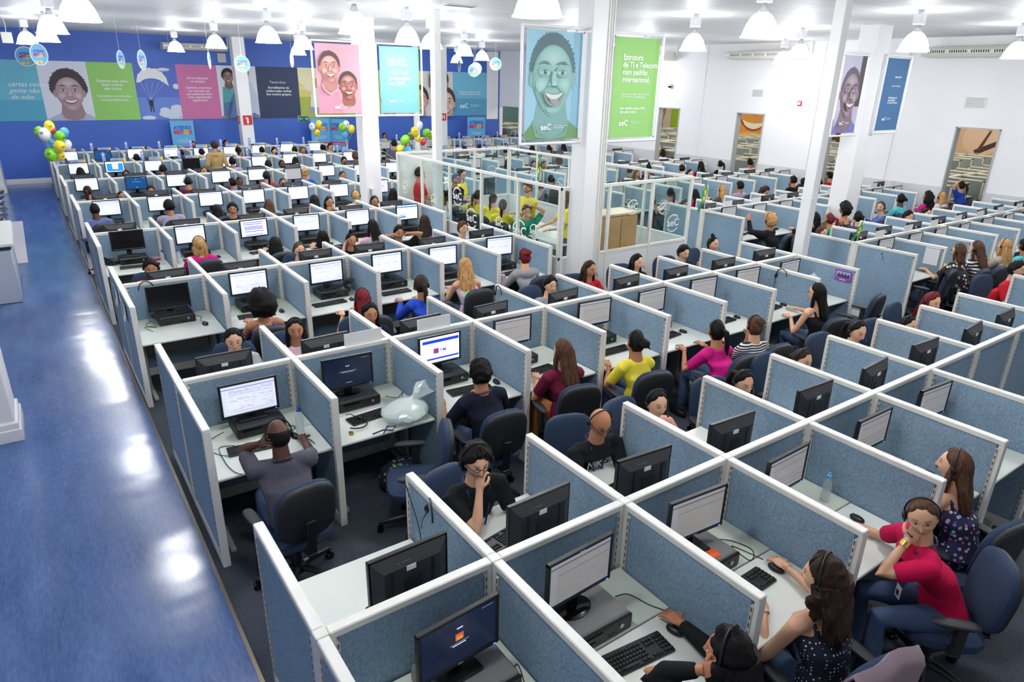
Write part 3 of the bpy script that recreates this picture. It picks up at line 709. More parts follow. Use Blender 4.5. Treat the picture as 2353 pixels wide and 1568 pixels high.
# ------------------------------------------------------------------ monitors
SC = {}
def E_(c, e): return mat('screen_%02x%02x%02x_%d' % (int(min(c[0],1)*255), int(min(c[1],1)*255), int(min(c[2],1)*255), int(e*100)), c, .25, emit=e)
def screen_mesh(kind):
    if kind in SC: return SC[kind]
    rnd = random.Random(hash_s(kind)); w, h = .43, .265; b = MB(); ms = []
    def q(x0, z0, x1, z1, c, e, lv=1):
        mm = E_(c, e)
        if mm not in ms: ms.append(mm)
        y = -.0006*lv
        b.add([((x0-.5)*w, y, (z0-.5)*h), ((x1-.5)*w, y, (z0-.5)*h), ((x1-.5)*w, y, (z1-.5)*h), ((x0-.5)*w, y, (z1-.5)*h)], [(0,1,2,3)], ms.index(mm))
    p = kind[:-1] if kind[-1].isdigit() else kind
    if p in ('page', 'grey'):
        e = .46 if p == 'page' else .2; bg = (.86,.88,.96) if p == 'page' else (.50,.48,.46); ln = (.30,.34,.52) if p == 'page' else (.42,.42,.44); br = (.20,.26,.62) if p == 'page' else (.16,.18,.32)
        q(0,0,1,1,bg,e,1); q(0,.93,1,1,(.70,.75,.92) if p == 'page' else (.55,.55,.58),e,2); q(0,.885,1,.915,br,e*.8,2); q(0,.0,1,.035,(.55,.62,.80),e*.7,2)
        if rnd.random() < .6: q(0,.035,.10,.885,(.74,.78,.90) if p == 'page' else (.52,.52,.54),e,2)
        z = .84
        while z > .08:
            x = .13
            if rnd.random() < .12: q(.12,z-.006,.97,z+.006,br,e*.7,3)
            else:
                while x < .95:
                    l_ = rnd.uniform(.03,.16)
                    if rnd.random() < .6: q(x,z-.008,min(.96,x+l_),z+.006,ln,e,3)
                    x += l_+rnd.uniform(.01,.08)
            z -= rnd.choice((.03,.03,.045,.07))
    elif p == 'dark':
        q(0,0,1,1,srgb(18,28,50),.5,1); q(.46,.70,.49,.73,(.7,.75,.8),.7,2); q(.505,.70,.53,.73,(.7,.75,.8),.7,2); q(.32,.52,.68,.532,(.5,.55,.65),.5,2); q(.36,.485,.63,.495,(.4,.45,.55),.5,2); q(.80,.93,.96,.94,(.35,.4,.5),.5,2); q(.44,.10,.58,.115,(.4,.45,.55),.5,2)
    elif p == 'login':
        q(0,0,1,1,srgb(20,30,56),.5,1); q(.46,.76,.54,.79,(.6,.7,.85),.6,2); q(.44,.50,.55,.66,srgb(190,90,50),.6,2); q(.455,.52,.535,.60,srgb(220,140,60),.6,3); q(.40,.40,.58,.42,(.8,.85,.95),.7,2); q(.37,.445,.62,.455,(.5,.55,.7),.5,2); q(.80,.93,.96,.94,(.35,.4,.5),.5,2)
    elif p == 'off': q(0,0,1,1,(.006,.006,.008),0,1)
    elif p == 'navy':
        q(0,0,1,1,srgb(16,62,112),.8,1); q(.48,.80,.53,.84,(.8,.85,.9),.8,2); q(.30,.60,.72,.615,(.6,.7,.85),.6,2); q(.47,.12,.54,.15,(.8,.85,.9),.8,2); q(.8,.93,.96,.945,(.7,.75,.8),.6,2)
    elif p == 'blue':
        q(0,0,1,1,(.9,.93,1),.95,1); q(.05,.06,.96,.84,srgb(40,120,220),.9,2); q(.36,.28,.68,.84,(.92,.95,1),1,3); q(.40,.34,.64,.37,(.5,.65,.9),.9,4)
    elif p == 'table':
        q(0,0,1,1,(.88,.9,.98),.95,1)
        for z in (.88,.76,.60,.52,.44,.30,.08): q(.08+.06*rnd.random(),z-.02,.92-.1*rnd.random(),z+.025,srgb(46,52,196),.8,2)
    elif p == 'app':
        q(0,0,1,1,(.85,.9,1),.95,1); q(0,.84,1,.93,srgb(40,110,200),.9,2); q(.05,.12,.42,.22,srgb(40,70,160),.8,2); q(.05,.28,.42,.34,srgb(60,120,210),.8,2)
        for z in (.78,.70,.62,.54,.46,.38,.3): q(.5,z-.012,.9,z,(.5,.6,.8),.8,2); q(.05,z-.006,.3,z,(.6,.65,.8),.8,2)
    elif p == 'tim':
        q(0,0,1,1,(.86,.88,.94),.9,1); q(.05,.78,.99,.90,srgb(30,60,190),.85,2); q(.05,.12,.99,.19,srgb(30,60,190),.85,2); q(0,0,1,.05,(.6,.65,.75),.7,2)
        q(.33,.36,.46,.56,srgb(40,60,160),.8,2); q(.35,.47,.44,.51,srgb(220,40,70),.8,3); q(.35,.40,.44,.43,srgb(220,40,70),.8,3); q(.35,.53,.44,.55,srgb(220,40,70),.8,3)
        for x in (.10,.20): q(x,.66,x+.06,.71,(.6,.65,.7),.8,2)
    SC[kind] = b.mesh('screen_picture', ms, False); return SC[kind]
def hash_s(s): return sum((i+3)*ord(c) for i, c in enumerate(s))
def mon_meshes(w_=.47, h_=.305):
    d = {}
    b = MB(); t = .022
    b.box((0,.008,h_/2-.009), (w_,.03,.018), ch=.004); b.box((0,.008,-h_/2+.012), (w_,.03,.024), ch=.004)
    for s in (-1,1): b.box((s*(w_/2-.009),.008,0), (.018,.03,h_), ch=.004)
    d['bezel'] = b.mesh('bezel', M_black, False)
    b = MB(); b.box((0,.016,0), (w_-.012,.014,h_-.012))
    # sloped rear bulge
    o = [(-w_/2+.01,h_/2-.01),(w_/2-.01,h_/2-.01),(w_/2-.01,-h_/2+.01),(-w_/2+.01,-h_/2+.01)]; i_ = [(-w_/2+.07,h_/2-.075),(w_/2-.07,h_/2-.075),(w_/2-.07,-h_/2+.03),(-w_/2+.07,-h_/2+.03)]
    vs = [(x,.022,z) for x,z in o]+[(x,.062,z) for x,z in i_]
    b.add(vs, [(0,4,5,1),(1,5,6,2),(2,6,7,3),(3,7,4,0),(4,7,6,5)]); d['back'] = b.mesh('rear_cover', M_black2, False)
    b = MB()
    for x in (-.12,.12): b.box((x,.064,-.02), (.012,.004,.18))
    b.box((0,.064,-.05), (.10,.004,.10)); d['rib'] = b.mesh('rear_rib', M_black, False)
    b = MB(); b.box((0,.05,.5), (.07,.03,1.0), ch=.004); d['neck'] = b.mesh('stand_neck', M_gloss, False)
    b = MB(); b.rings([[(.115*math.cos(a)*q, .02+.085*math.sin(a)*q, z) for a in [2*math.pi*k/24 for k in range(24)]] for q, z in ((1,0),(1,.008),(.8,.014),(.3,.02))]); d['base_round'] = b.mesh('stand_base', M_gloss, True)
    b = MB(); b.box((0,.02,.008), (.23,.17,.016), ch=.006); d['base_sq'] = b.mesh('stand_base', M_black, False)
    b = MB(); b.box((.01,.0635,h_/2-.09), (.055,.003,.03)); d['sticker'] = b.mesh('asset_sticker', M_paper, False)
    b = MB(); b.box((w_/2-.03,-.0085,-h_/2+.010), (.012,.003,.004)); d['led'] = b.mesh('power_light', mat('led_blue', srgb(60,90,255), .3, emit=3.0), False)
    return d
MM = mon_meshes(); MH = .305
def monitor(loc, rz, kind, label, lift=.10, detail=True, dell=True, group='monitors on the cubicle desks'):
    """loc = point on the support under the stand; faces -Y before rotation"""
    r = thing('monitor', label, 'monitor', loc, rz, group); zc = lift + MH/2
    for nm, key in (('bezel','bezel'),('rear_cover','back')):
        inst(nm, MM[key], r, (0,0,zc))
    nk = inst('stand_neck', MM['neck'], r, (0,0,.008)); nk.scale = (1,1,zc-.03)
    inst('stand_base', MM['base_sq' if dell else 'base_round'], r, (0,.02,0))
    s = inst('screen', screen_mesh(kind), r, (0,-.0015,zc+.002))
    if kind == 'tim': text('lettering', 'TIM', .042, (-.005, -.006, zc-.022), (math.pi/2,0,0), E_(srgb(40,60,140), .5), r, 'LEFT', 0, .0003, .0008)
    if detail:
        inst('rear_rib', MM['rib'], r, (0,0,zc)); inst('asset_sticker', MM['sticker'], r, (0,0,zc)); inst('power_light', MM['led'], r, (0,0,zc))
    return r
# ------------------------------------------------------------------ computer case, keyboard, mouse
def case_meshes():
    d = {}
    for nm, topm in (('black', M_black2), ('grey', M_grey)):
        b = MB(); b.box((0,0,.05), (.40,.30,.098), ch=.012); d['case_'+nm] = b.mesh('case', topm, False)
    b = MB(); b.box((0,-.155,.05), (.40,.022,.094), ch=.008); d['front'] = b.mesh('front_panel', M_black, False)
    b = MB()
    b.box((-.08,-.168,.068), (.15,.004,.018)); b.box((-.10,-.168,.035), (.10,.004,.010))
    for k in range(2): b.box((.04+.03*k,-.168,.03), (.014,.004,.007))
    d['drive'] = b.mesh('drive_slot', M_gloss, False)
    b = MB(); b.rings([[(.12+.014*math.cos(t), -.166-q, .055+.014*math.sin(t)) for t in [2*math.pi*k/14 for k in range(14)]] for q in (0,.006)]); d['btn'] = b.mesh('power_button', M_silver, False)
    return d
CM = case_meshes()
def tower(loc, rz, label, grey=False):
    r = thing('desktop_computer', label, 'computer', loc, rz, 'flat desktop computers under the monitors')
    inst('case', CM['case_grey' if grey else 'case_black'], r); inst('front_panel', CM['front'], r); inst('drive_slot', CM['drive'], r); inst('power_button', CM['btn'], r)
    return r
def kb_mesh():
    b = MB(); b.box((0,0,.009), (.44,.15,.016), 0, ch=.004); b1 = MB()
    rows = [(-.055,10,.8),(-.028,13,1),(-.004,13,1),(.020,13,1),(.046,14,1)]
    for y, n, q in rows:
        for i in range(n):
            if y < -.05 and 3 < i < 8:
                if i == 4: b1.box((-.07,y,.021), (.11,.018,.008), 0, ch=.002)
                continue
            x = -.207+.275*(i+.5)/n; b1.box((x,y,.021), (.275/n*.82,.018,.008), 0, ch=.002)
    for x in (.095,.116,.137):
        for y in (-.055,.020,.046): b1.box((x,y,.021), (.017,.018,.008), 0, ch=.002)
    for x in (.166,.186,.206):
        for y in (-.055,-.028,-.004,.020,.046): b1.box((x,y,.021), (.016,.018,.008), 0, ch=.002)
    return b.mesh('tray', M_black, False), b1.mesh('keys', M_key, False)
KB, KK = kb_mesh()
b = MB(); b.ell((0,0,.012), (.031,.054,.022), 14, 8, 0, .9); MS1 = b.mesh('shell', M_black, True)
b = MB(); b.box((0,.028,.034), (.006,.018,.006)); MS2 = b.mesh('wheel', M_grey, False)
def keyboard(loc, rz, label):
    r = thing('keyboard', label, 'keyboard', loc, rz, 'black keyboards on the desks'); inst('tray', KB, r); inst('keys', KK, r); return r
def mouse(loc, rz, label):
    r = thing('computer_mouse', label, 'mouse', loc, rz, 'black mice on the desks'); inst('shell', MS1, r); inst('wheel', MS2, r); return r
# ------------------------------------------------------------------ office chair (user faces +Y)
def chair_proto():
    r = empty('office_chair')
    b = MB(); b.ell((0,.0,.455), (.245,.235,.05), 24, 10, 0, .55); b.build('seat', M_blue_up, r)
    b = MB(); b.ell((0,.0,.425), (.225,.215,.035), 20, 8, 0, .55); b.build('seat_pan', M_shell, r)
    Mx = Matrix.Rotation(R_(8), 3, 'X')
    b = MB(); b.ell((0,-.235,.745), (.222,.045,.235), 24, 14, 0, .62, Mx); b.build('backrest', M_blue_up, r)
    b = MB(); b.ell((0,-.262,.745), (.216,.042,.228), 24, 14, 0, .62, Mx); b.build('back_shell', M_shell, r)
    b = MB(); b.box((0,-.31,.56), (.07,.02,.30), ch=.006, rx=R_(6)); b.box((0,-.18,.41), (.07,.26,.025), ch=.006); b.build('back_support', M_black, r, False)
    for s in (-1,1):
        b = MB(); b.ell((s*.275,.02,.665), (.042,.135,.018), 14, 6, 0, .7); b.box((s*.27,-.02,.55), (.04,.07,.22), ch=.012); b.box((s*.22,-.02,.435), (.13,.07,.02), ch=.005)
        b.build('armrest', M_shell, r)
    b = MB(); b.tube([(0,0,.12),(0,0,.27)], .032, 14); b.tube([(0,0,.26),(0,0,.42)], .02, 12); b.box((0,0,.405), (.16,.2,.03), ch=.006); b.build('gas_lift', M_black, r)
    bs = MB()
    for k in range(5):
        a = 2*math.pi*k/5+.3; bs.tube([(0,0,.125),(.12*math.cos(a),.12*math.sin(a),.12),(.30*math.cos(a),.30*math.sin(a),.085)], [.032,.026,.018], 8)
    bs.lathe([(.05,.085),(.05,.15),(.035,.155)], n=14, cap=True)
    bo = bs.build('star_base', M_black, r)
    for k in range(5):
        a = 2*math.pi*k/5+.3; b = MB(); x, y = .30*math.cos(a), .30*math.sin(a)
        for s in (-1,1):
            dx, dy = -math.sin(a)*s*.014, math.cos(a)*s*.014
            b.tube([(x+dx*.4,y+dy*.4,.027),(x+dx*1.8,y+dy*1.8,.027)], .027, 14)
        b.tube([(x,y,.03),(x,y,.085)], .009, 8)
        b.build('caster', M_gloss, bo)
    return freeze(r)
chair0 = chair_proto(); _ch = [True]
def chair(x, y, rz, label):
    o = chair0 if _ch[0] else copy_tree(chair0); _ch[0] = False
    o.location = (x, y, 0); o.rotation_euler = (0,0,rz); tag(o, label, 'chair', 'blue and black swivel chairs'); return o
# ------------------------------------------------------------------ furnish the cells
SCR = {(0,'L',0):'login',(1,'L',1):'dark',(1,'L',2):'tim',(2,'L',0):'off',(3,'L',0):'off',(3,'L',2):'table',(3,'L',5):'app',(4,'L',5):'page3',(4,'L',6):'table2',(5,'L',1):'navy',(6,'L',1):'blue',(6,'L',3):'off',(7,'L',1):'navy2',(5,'L',5):'grey4',(7,'L',3):'app2'}
MOFF = {(0,'L',0):(.10,-.02),(0,'L',1):(-.10,.03),(0,'L',2):(-.12,.03),(0,'L',3):(-.16,.02),(1,'L',0):(.0,-.05),(1,'L',1):(-.08,-.02),(1,'L',2):(-.08,.0),(2,'L',0):(-.02,-.04),(2,'L',1):(-.03,0),(1,'L',3):(-.16,.02)}
rn = random.Random(11); fd = [True]
def paper_top(x, y, label, grp, ms, name='desk_topper'):
    o = inst(name, ms, None, (x, y, H+.001)); tag(o, label, 'sign', grp); return o
b = MB(); b.box((0,0,.055), (.30,.006,.11)); PT = b.mesh('paper_topper', M_paper, False)
def promo_mesh(vert):
    b = MB(); ms = [flat(srgb(150,190,226)), flat(srgb(250,214,60)), flat(srgb(214,60,130)), flat(srgb(120,130,210)), flat(WHT)]
    if vert:
        b.box((0,0,.13), (.085,.006,.26), 3); b.box((0,-.0045,.11), (.06,.003,.12), 0); b.ell((0,-.004,.205), (.030,.004,.030), 12, 6, 4); b.box((0,-.007,.205), (.035,.002,.008), 2); b.box((0,-.007,.10), (.03,.002,.01), 2)
    else:
        b.box((0,0,.05), (.36,.006,.10), 0); b.add([(.06,-.004,0),(.18,-.004,0),(.18,-.004,.10),(.10,-.004,.07)], [(0,1,2,3)], 1); b.box((-.07,-.004,.04), (.17,.002,.014), 2); b.box((-.05,-.004,.065), (.10,.002,.01), 3); b.box((.11,-.0045,.055), (.02,.002,.03), 2); b.box((-.02,-.004,.02), (.2,.002,.006), 4)
    return b.mesh('printed_card', ms, False)
PRH, PRV = promo_mesh(0), promo_mesh(1)
for (k, blk, x0, n) in BLK:
    y = k*D
    for i in range(n):
        cx = x0+(i+.5)*W
        if cx+W/2 > XR+.05: continue
        for F in (1, 0):
            if k == 0 and F and (blk == 'R' or i > 5): continue
            s = -1 if F else 1; rz = 0 if F else math.pi; wh = where(k, F, blk, i); g = -1 if F else 1
            d = desk0 if fd[0] else copy_tree(desk0); fd[0] = False
            d.location = (cx, y, 0); d.rotation_euler = (0,0,rz); tag(d, 'white laminate desk, '+wh, 'desk', 'white laminate cubicle desks'); d.name = 'desk'
            far = k >= 5 or (blk == 'R' and k >= 3)
            ox, oz = MOFF.get((k,blk,i), (rn.uniform(-.08,.04), rn.uniform(-.01,.03))) if F else (rn.uniform(-.10,.10), rn.uniform(.0,.04))
            if not F and k == 0: ox = {0:.1,1:.02,2:-.05}.get(i, ox)
            if F: kind = SCR.get((k,blk,i)) or (('grey%d' if (k == 0 or (k == 1 and i > 2) or blk == 'R') else 'page%d') % rn.randint(0,5))
            else: kind = 'grey%d' % rn.randint(0,5)
            state = {'off':'switched-off','dark':'dark','login':'dark blue','navy':'navy-screened','blue':'blue-screened','tim':'blue and white'}.get(kind.rstrip('0123456789'), 'lit') if F else 'back-turned'
            sg = 1 if F else -1
            mx, my = cx+ox*1.0, y+s*.27
            r = monitor((mx, my, .843), rz+rn.uniform(-.08,.08), kind, '%s black monitor, %s' % (state, wh), .09+oz, not far, dell=(i % 3 != 1))
            if k < 3 and not F:
                zc_ = .09+oz+MH/2; rot = Matrix.Rotation(math.pi, 3, 'Z') @ Matrix.Rotation(math.pi/2-.9, 3, 'X')
                text('logo', 'DELL', .034, (.045, .047, zc_+MH/2-.052), None, M_grey, r, 'CENTER', 0, .0012, .0006, rotm=rot)
            if k == 0 and F: text('logo', 'lenovo' if i == 1 else 'DELL', .014, (0, -.0085, (.09+oz+MH/2)+(MH/2-.014 if i == 1 else -MH/2+.008)), (math.pi/2,0,0), M_paper, r, 'CENTER')
            if True:
                tw = tower((mx+(.04 if F else 0), y+s*.25, .7435), rz, 'flat desktop computer, '+wh, grey=(k == 0)); tw.scale = (1.08,1.16,1) if k == 0 and F else (1,1,1)
            if k < 4 and (F or k < 2):
                kx = cx+rn.uniform(-.08,.06); kx += {(0,1):.0,(0,2):.0}.get((k,i),0)
                if (k,blk,i,F) == (2,'L',0,1): keyboard((mx, y-.30, .8435), .12, 'keyboard laid on desktop computer, '+wh)
                elif (k,blk,i,F) == (0,'L',0,0): keyboard((cx+.18, y+.36, .7435), 3.3, 'black keyboard, '+wh)
                else: keyboard((kx, y+s*(.60 if F else .58), .7405), rz+rn.uniform(-.12,.22), 'black keyboard, '+wh)
                if (k,blk,i,F) != (0,'L',0,0): mouse((kx+sg*.31, y+s*.60, .741), rz+rn.uniform(-.2,.2), 'black mouse, '+wh)
            if k >= 6 and F:
                paper_top(cx+.06, y+.03-.03, 'wide bright card on spine, '+wh, 'promotional cards on the spine panels', PRH)
                paper_top(cx-.27, y, 'tall slim card on spine, '+wh, 'tall promotional cards on the spine panels', PRV)
            if blk == 'R' and k in (1,2) and F and i < 8:
                paper_top(cx+.25, y, 'white paper sign on spine, '+wh, 'white paper signs on the right block', PT)
for (k, i) in ((1,1),(1,2)): pass
for j, (x, y) in enumerate(((1.62, D),(2.38, D))):
    o = paper_top(x, y, 'blank white card standing on second-row spine, %s of two' % ('left' if j == 0 else 'right'), 'white paper signs on the second row', PT); o.scale = (1.25,1,1.1)

# ------------------------------------------------------------------ people
PEOPLE = """
a1 1.5 -1.09 1.14 0 longcurly K m K earmouse l 0F
a2 2.32 -1.05 1.16 12 longcurly N l D2 reach t 0F
a3 3.26 -1.10 1.20 -50 pony B l R chinreach s 0F
a4 4.13 -0.91 1.16 8 long B l F type t 0F
b1 1.38 0.86 1.20 182 messy K l K chin s 0B
b2 2.51 0.90 1.15 185 bald K m K typeleft s 0B
b3 3.19 0.96 1.10 185 tied K l P type s 0B
b4 4.15 0.84 1.10 186 pony K l K type s 0B
b5 5.19 0.93 1.05 186 tied N l T type s 0B
b6 6.24 0.98 1.13 188 pony K l P type t 0B
b7 7.24 0.92 1.02 185 tied K l K type s 0B
b8 8.19 1.11 1.10 183 long X l K type s 0B
b11 10.71 1.12 1.16 182 curly K l R2 type s 0B
c0 0.43 2.02 1.14 4 balding K d G earmouse s 1F
c2 2.22 2.14 1.16 -2 curly K m V typ2 s 1F
c3 3.16 2.15 1.16 8 long B l M chin s 1F
c4 3.98 2.00 1.13 8 bun K m Y chin s 1F
c5 5.03 1.85 1.09 6 pony K m R3 type s 1F
c6 5.62 1.8 1.05 8 updo B l S chin s 1F
c7 7.05 1.96 1.17 6 long K l K reach t 1F
c12 11.20 2.11 1.16 8 med B l F2 type s 1F
c13 11.68 2.04 1.16 8 long B l C type l 1F
c14 12.58 1.98 1.11 8 long O l E type l 1F
c15 13.49 1.98 1.00 8 short K m Q type s 1F
d0 0.66 4.18 1.12 180 tied K l W chin s 1B
d1 1.26 4.15 1.12 184 long K m L type s 1B
d2 2.13 4.27 1.10 182 long K m V reach s 1B
d4 4.58 4.16 1.09 184 short K l G2 type s 1B
d5 5.40 4.34 1.14 180 long N m R2 type s 1B
d6 6.38 4.41 1.10 185 long K l K type s 1B
d7 7.38 4.41 1.12 184 short K l K type s 1B
d8 8.22 4.54 1.13 186 topknot K l P type t 1B
e1 1.23 5.23 1.10 4 afro K m U type t 2F
e2 2.33 4.95 1.06 -4 long X l P type t 2F
e3 3.15 5.0 1.09 0 pony N m B2 type l 2F
e4 3.95 5.23 1.17 6 long O l F3 type t 2F
e5 5.00 5.31 1.15 6 updo X l G2 type l 2F
f11 10.68 5.23 1.16 -10 curlyb O m K wave l 2F
f12 12.20 5.23 1.06 5 long K l K type l 2F
f14 11.94 4.77 1.14 -5 pony X m T2 chin s 2F
f15 12.38 4.75 1.3 8 curlyb K m D type t 2F
f16 12.9 4.72 1.1 15 pony K l U type s 2F
g1 1.25 8.56 1.12 4 med O l R3 type l 3F
g2 2.36 8.48 1.00 4 long K l F2 type s 3F
g3 3.15 8.48 1.04 4 long K l K type s 3F
g4 4.05 8.48 1.12 4 long K l F3 type l 3F
g5 5.06 8.48 1.10 4 long N l F2 type s 3F
h0 0.42 7.44 1.12 180 short K m O2 type s 2B
h2 2.41 7.44 1.12 181 tied B l L2 type s 2B
h3 3.34 7.71 1.12 182 topknot K m K ear s 2B
h4 4.20 7.76 1.14 181 short K m K ears s 2B
h5 5.30 7.54 1.14 182 short B l W type s 2B
i0 0.21 12.18 1.16 -2 buzz K d A type l 4F
i1 1.42 11.95 1.16 -2 short K m G3 type s 4F
i2 2.23 11.74 1.03 4 long K l K type s 4F
j2 2.36 11.04 1.17 181 short K m K type s 3B
j4 4.24 11.04 1.14 184 pony K m K chin s 3B
j5 5.22 11.02 1.08 181 tied K m K type s 3B
i3 3.23 11.74 1.06 4 long B l F2 type s 4F
i4 4.18 11.74 1.07 4 long K l M type t 4F
i5 5.11 11.74 1.11 4 pony O l P2 type s 4F
i6 5.86 11.45 1.14 8 long K l L2 type s 4F
k0 0.32 14.99 1.10 4 pony N m G3 type l 5F
l0 0.88 14.30 1.04 181 tied K m K type s 4B
l1 1.46 14.30 1.11 181 tied K m K type s 4B
l3 3.33 14.30 1.20 180 buzz K d A type s 4B
k3 3.32 14.99 1.09 -30 pony K m Y2 type s 5F
l4 4.33 14.30 1.10 181 tied N m K type s 4B
l6 5.83 14.30 1.19 181 tied N m K type s 4B
k2 2.39 15.25 1.14 4 buzz K m M type s 5F
k4 4.27 15.43 1.14 4 pony K l R2 type s 5F
k5 5.24 15.37 1.17 4 updo O m B2 type s 5F
m0 0.44 18.25 1.12 4 long K m K type s 6F
n1 1.38 17.55 1.08 181 tied K m K type s 5B
m2 2.34 18.25 1.10 10 tied K m K type s 6F
n3 3.22 17.55 1.07 181 tied N m K type s 5B
m4 4.24 18.63 1.17 4 short K m L2 type s 6F
m5 5.14 18.25 1.09 10 pony K m K type s 6F
n5 5.33 17.55 1.15 180 tied K d K type s 5B
m6 6.03 18.51 1.12 4 long K l R3 type s 6F
n7 7.19 17.55 1.16 181 short K m K type s 5B
m8 8.02 18.64 1.15 4 curlyb B m K type s 6F
o0 0.27 21.50 1.05 4 long B m K type s 7F
q2 2.15 21.50 1.08 14 tied K m K type s 7F
q3 3.48 21.83 1.14 -8 bun N m P type s 7F
q4 4.09 21.88 1.14 4 tied K m K type s 7F
q5 5.23 21.88 1.15 14 pony K m R2 type l 7F
q6 6.01 21.89 1.12 4 short K m K type s 7F
r6 6.10 20.81 1.20 180 short K l K type s 6B
q7 7.10 21.82 1.10 10 pony K m K type s 7F
r7 7.05 20.81 1.17 181 tied B m K type s 6B
q8 8.14 21.88 1.12 6 updo K m K type l 7F
r8 8.01 20.81 1.26 180 short K l G3 type s 6B
s4 4.28 24.06 1.18 180 tied K m K type s 7B
s5 5.37 24.06 1.20 150 tied K m K type s 7B
t1 11.54 24.06 1.28 180 short K m K type s 7B
t2 12.74 24.06 1.25 180 green N m Y type s 7B
t3 13.64 24.06 1.25 180 short X m W type s 7B
t4 10.95 20.81 1.25 181 long N l K type s 6B
t5 11.02 20.45 1.20 180 short K m Y type s 6B
t6 15.13 23.68 1.05 175 long K m K type s 7B
t7 12.66 18.63 1.24 4 buzz K m W type s 6F
t8 12.05 18.63 1.22 4 short K m W type s 6F
t9 13.58 18.30 1.16 4 short K m K type s 6F
u1 14.99 18.63 1.20 -15 long K l K type s 6F
u2 15.58 18.34 1.16 8 pony K m U type s 6F
u3 16.52 18.63 1.17 8 long K m W type s 6F
u4 11.46 15.11 1.14 4 long K m K type s 5F
u5 11.86 14.30 1.16 181 tied N m K type s 4B
u6 12.23 14.30 1.14 181 tied N m K type s 4B
u7 13.69 15.37 1.16 8 med B l G3 chin s 5F
u8 10.52 11.74 1.13 8 bun K m G3 ear s 4F
v1 13.71 12.13 1.16 -20 short N m H type s 4F
v2 12.94 11.04 1.22 182 med B m H type s 3B
v3 14.49 12.12 1.18 8 topknot K m M type s 4F
v4 15.57 11.78 1.14 8 short K l K type l 4F
v5 15.09 11.04 1.11 182 tied K l K type s 3B
v6 16.70 12.02 1.16 8 long K m M type s 4F
v7 17.50 11.91 1.16 4 pony K l K type l 4F
v8 13.36 11.04 1.20 182 tied B m W type s 3B
w1 12.36 8.48 1.07 8 long K l R3 type l 3F
w2 13.33 8.48 1.11 8 long O l G type l 3F
w3 14.03 8.48 1.16 4 short K m G3 type s 3F
w4 16.29 8.48 1.16 4 short K m K chin s 3F
w5 15.58 7.79 1.07 182 short K m K type s 2B
w6 16.80 8.48 1.07 10 curly K m K type s 3F
w7 14.10 7.79 1.08 182 curlyb N m K type s 2B
w8 17.55 8.48 1.00 8 med K m M type s 3F
w9 10.71 7.36 1.12 182 tied K m K type s 2B
w10 11.49 8.48 1.16 8 pony K m F3 type s 3F
x1 14.73 5.23 1.07 -25 pony B l A2 type l 2F
x2 15.69 5.29 1.17 6 bun K d Q type s 2F
x3 16.85 5.23 1.15 8 longcurly K m R3 type l 2F
x4 13.94 4.25 1.1 183 short K l K type s 1B
x5 15.01 4.38 1.04 183 tied K l K type s 1B
x6 17.55 5.23 1.09 8 long O l W type l 2F
x7 10.89 4.27 1.08 184 med B l W type s 1B
s1 3.78 18.50 1.64 2 short N m T3 armsdown l ST
s2 6.29 10.98 1.62 95 short N m R2 holdtab s ST
s3 6.28 10.10 1.60 125 buzz K m Y armsdown s ST
s4b 6.58 9.95 1.60 165 cap K m V cross l ST
s5 7.04 10.48 1.60 150 long N l Y cross s ST
s6 7.14 8.18 1.62 -105 short B l Y cross s ST
s7 7.29 7.20 1.56 -65 long B l Y reach s ST
s8 8.92 17.70 1.60 20 short K m G armsdown s ST
z1 6.45 10.17 1.22 115 short K m W sit s SB
z2 7.03 9.79 1.25 70 pony N m Y sit s SB
z3 7.07 9.27 1.25 65 pony N l Y sit s SB
z4 6.94 8.72 1.22 55 pony N l Y sit s SB
z5 7.0 8.0 1.22 200 short B l T2 headhand s SB
n91 18.95 11.87 1.15 10 short K m P2 type s SB
n92 23.5 11.3 1.2 200 short K m G2 type s SB
n93 18.9 5.4 1.25 0 pony N l B2 headhand s SB
n94 20.0 28.3 1.2 20 short K m M type s SB
n95 19.0 15.8 1.12 0 med N l W type s SB
n96 18.75 8.9 1.08 0 short K l R2 type s SB
"""
SKC = {'l':srgb(222,172,140),'m':srgb(184,126,92),'d':srgb(96,64,50)}
HRC = {'K':srgb(17,14,14),'N':srgb(48,32,26),'B':srgb(84,58,42),'O':srgb(186,142,92),'X':srgb(112,26,34)}
HRN = {'K':'black','N':'dark brown','B':'brown','O':'blonde','X':'red'}
SHN = {'K':'black','R':'crimson','R2':'red','R3':'magenta','V':'navy','D':'white-dotted black','D2':'white-dotted navy','F':'navy floral','F2':'dark floral','F3':'bright floral','P':'peach','P2':'pale pink','T':'teal','T2':'green','G':'dark grey','G2':'light grey','G3':'grey-lilac','M':'maroon','Y':'yellow','Y2':'mustard','S':'black and white striped','C':'striped','E':'beige','Q':'turquoise','B2':'royal blue','A':'slate blue','A2':'blue and white','W':'white','L':'pale pink','L2':'lilac','O2':'salmon','U':'purple','H':'olive','T3':'tan'}
SHC = {'K':(24,25,28),'R':(196,14,72),'R2':(196,30,44),'R3':(206,30,128),'V':(24,28,44),'P':(226,160,140),'P2':(232,196,196),'T':(40,130,130),'T2':(30,150,120),'G':(84,82,94),'G2':(152,152,156),'G3':(160,156,172),'M':(104,24,52),'Y':(232,216,70),'Y2':(214,160,60),'E':(176,166,146),'Q':(90,190,196),'B2':(40,78,190),'A':(98,112,160),'A2':(96,116,186),'W':(226,228,232),'L':(226,190,204),'L2':(176,170,200),'O2':(228,96,104),'U':(96,70,130),'H':(96,96,64),'T3':(168,142,96)}
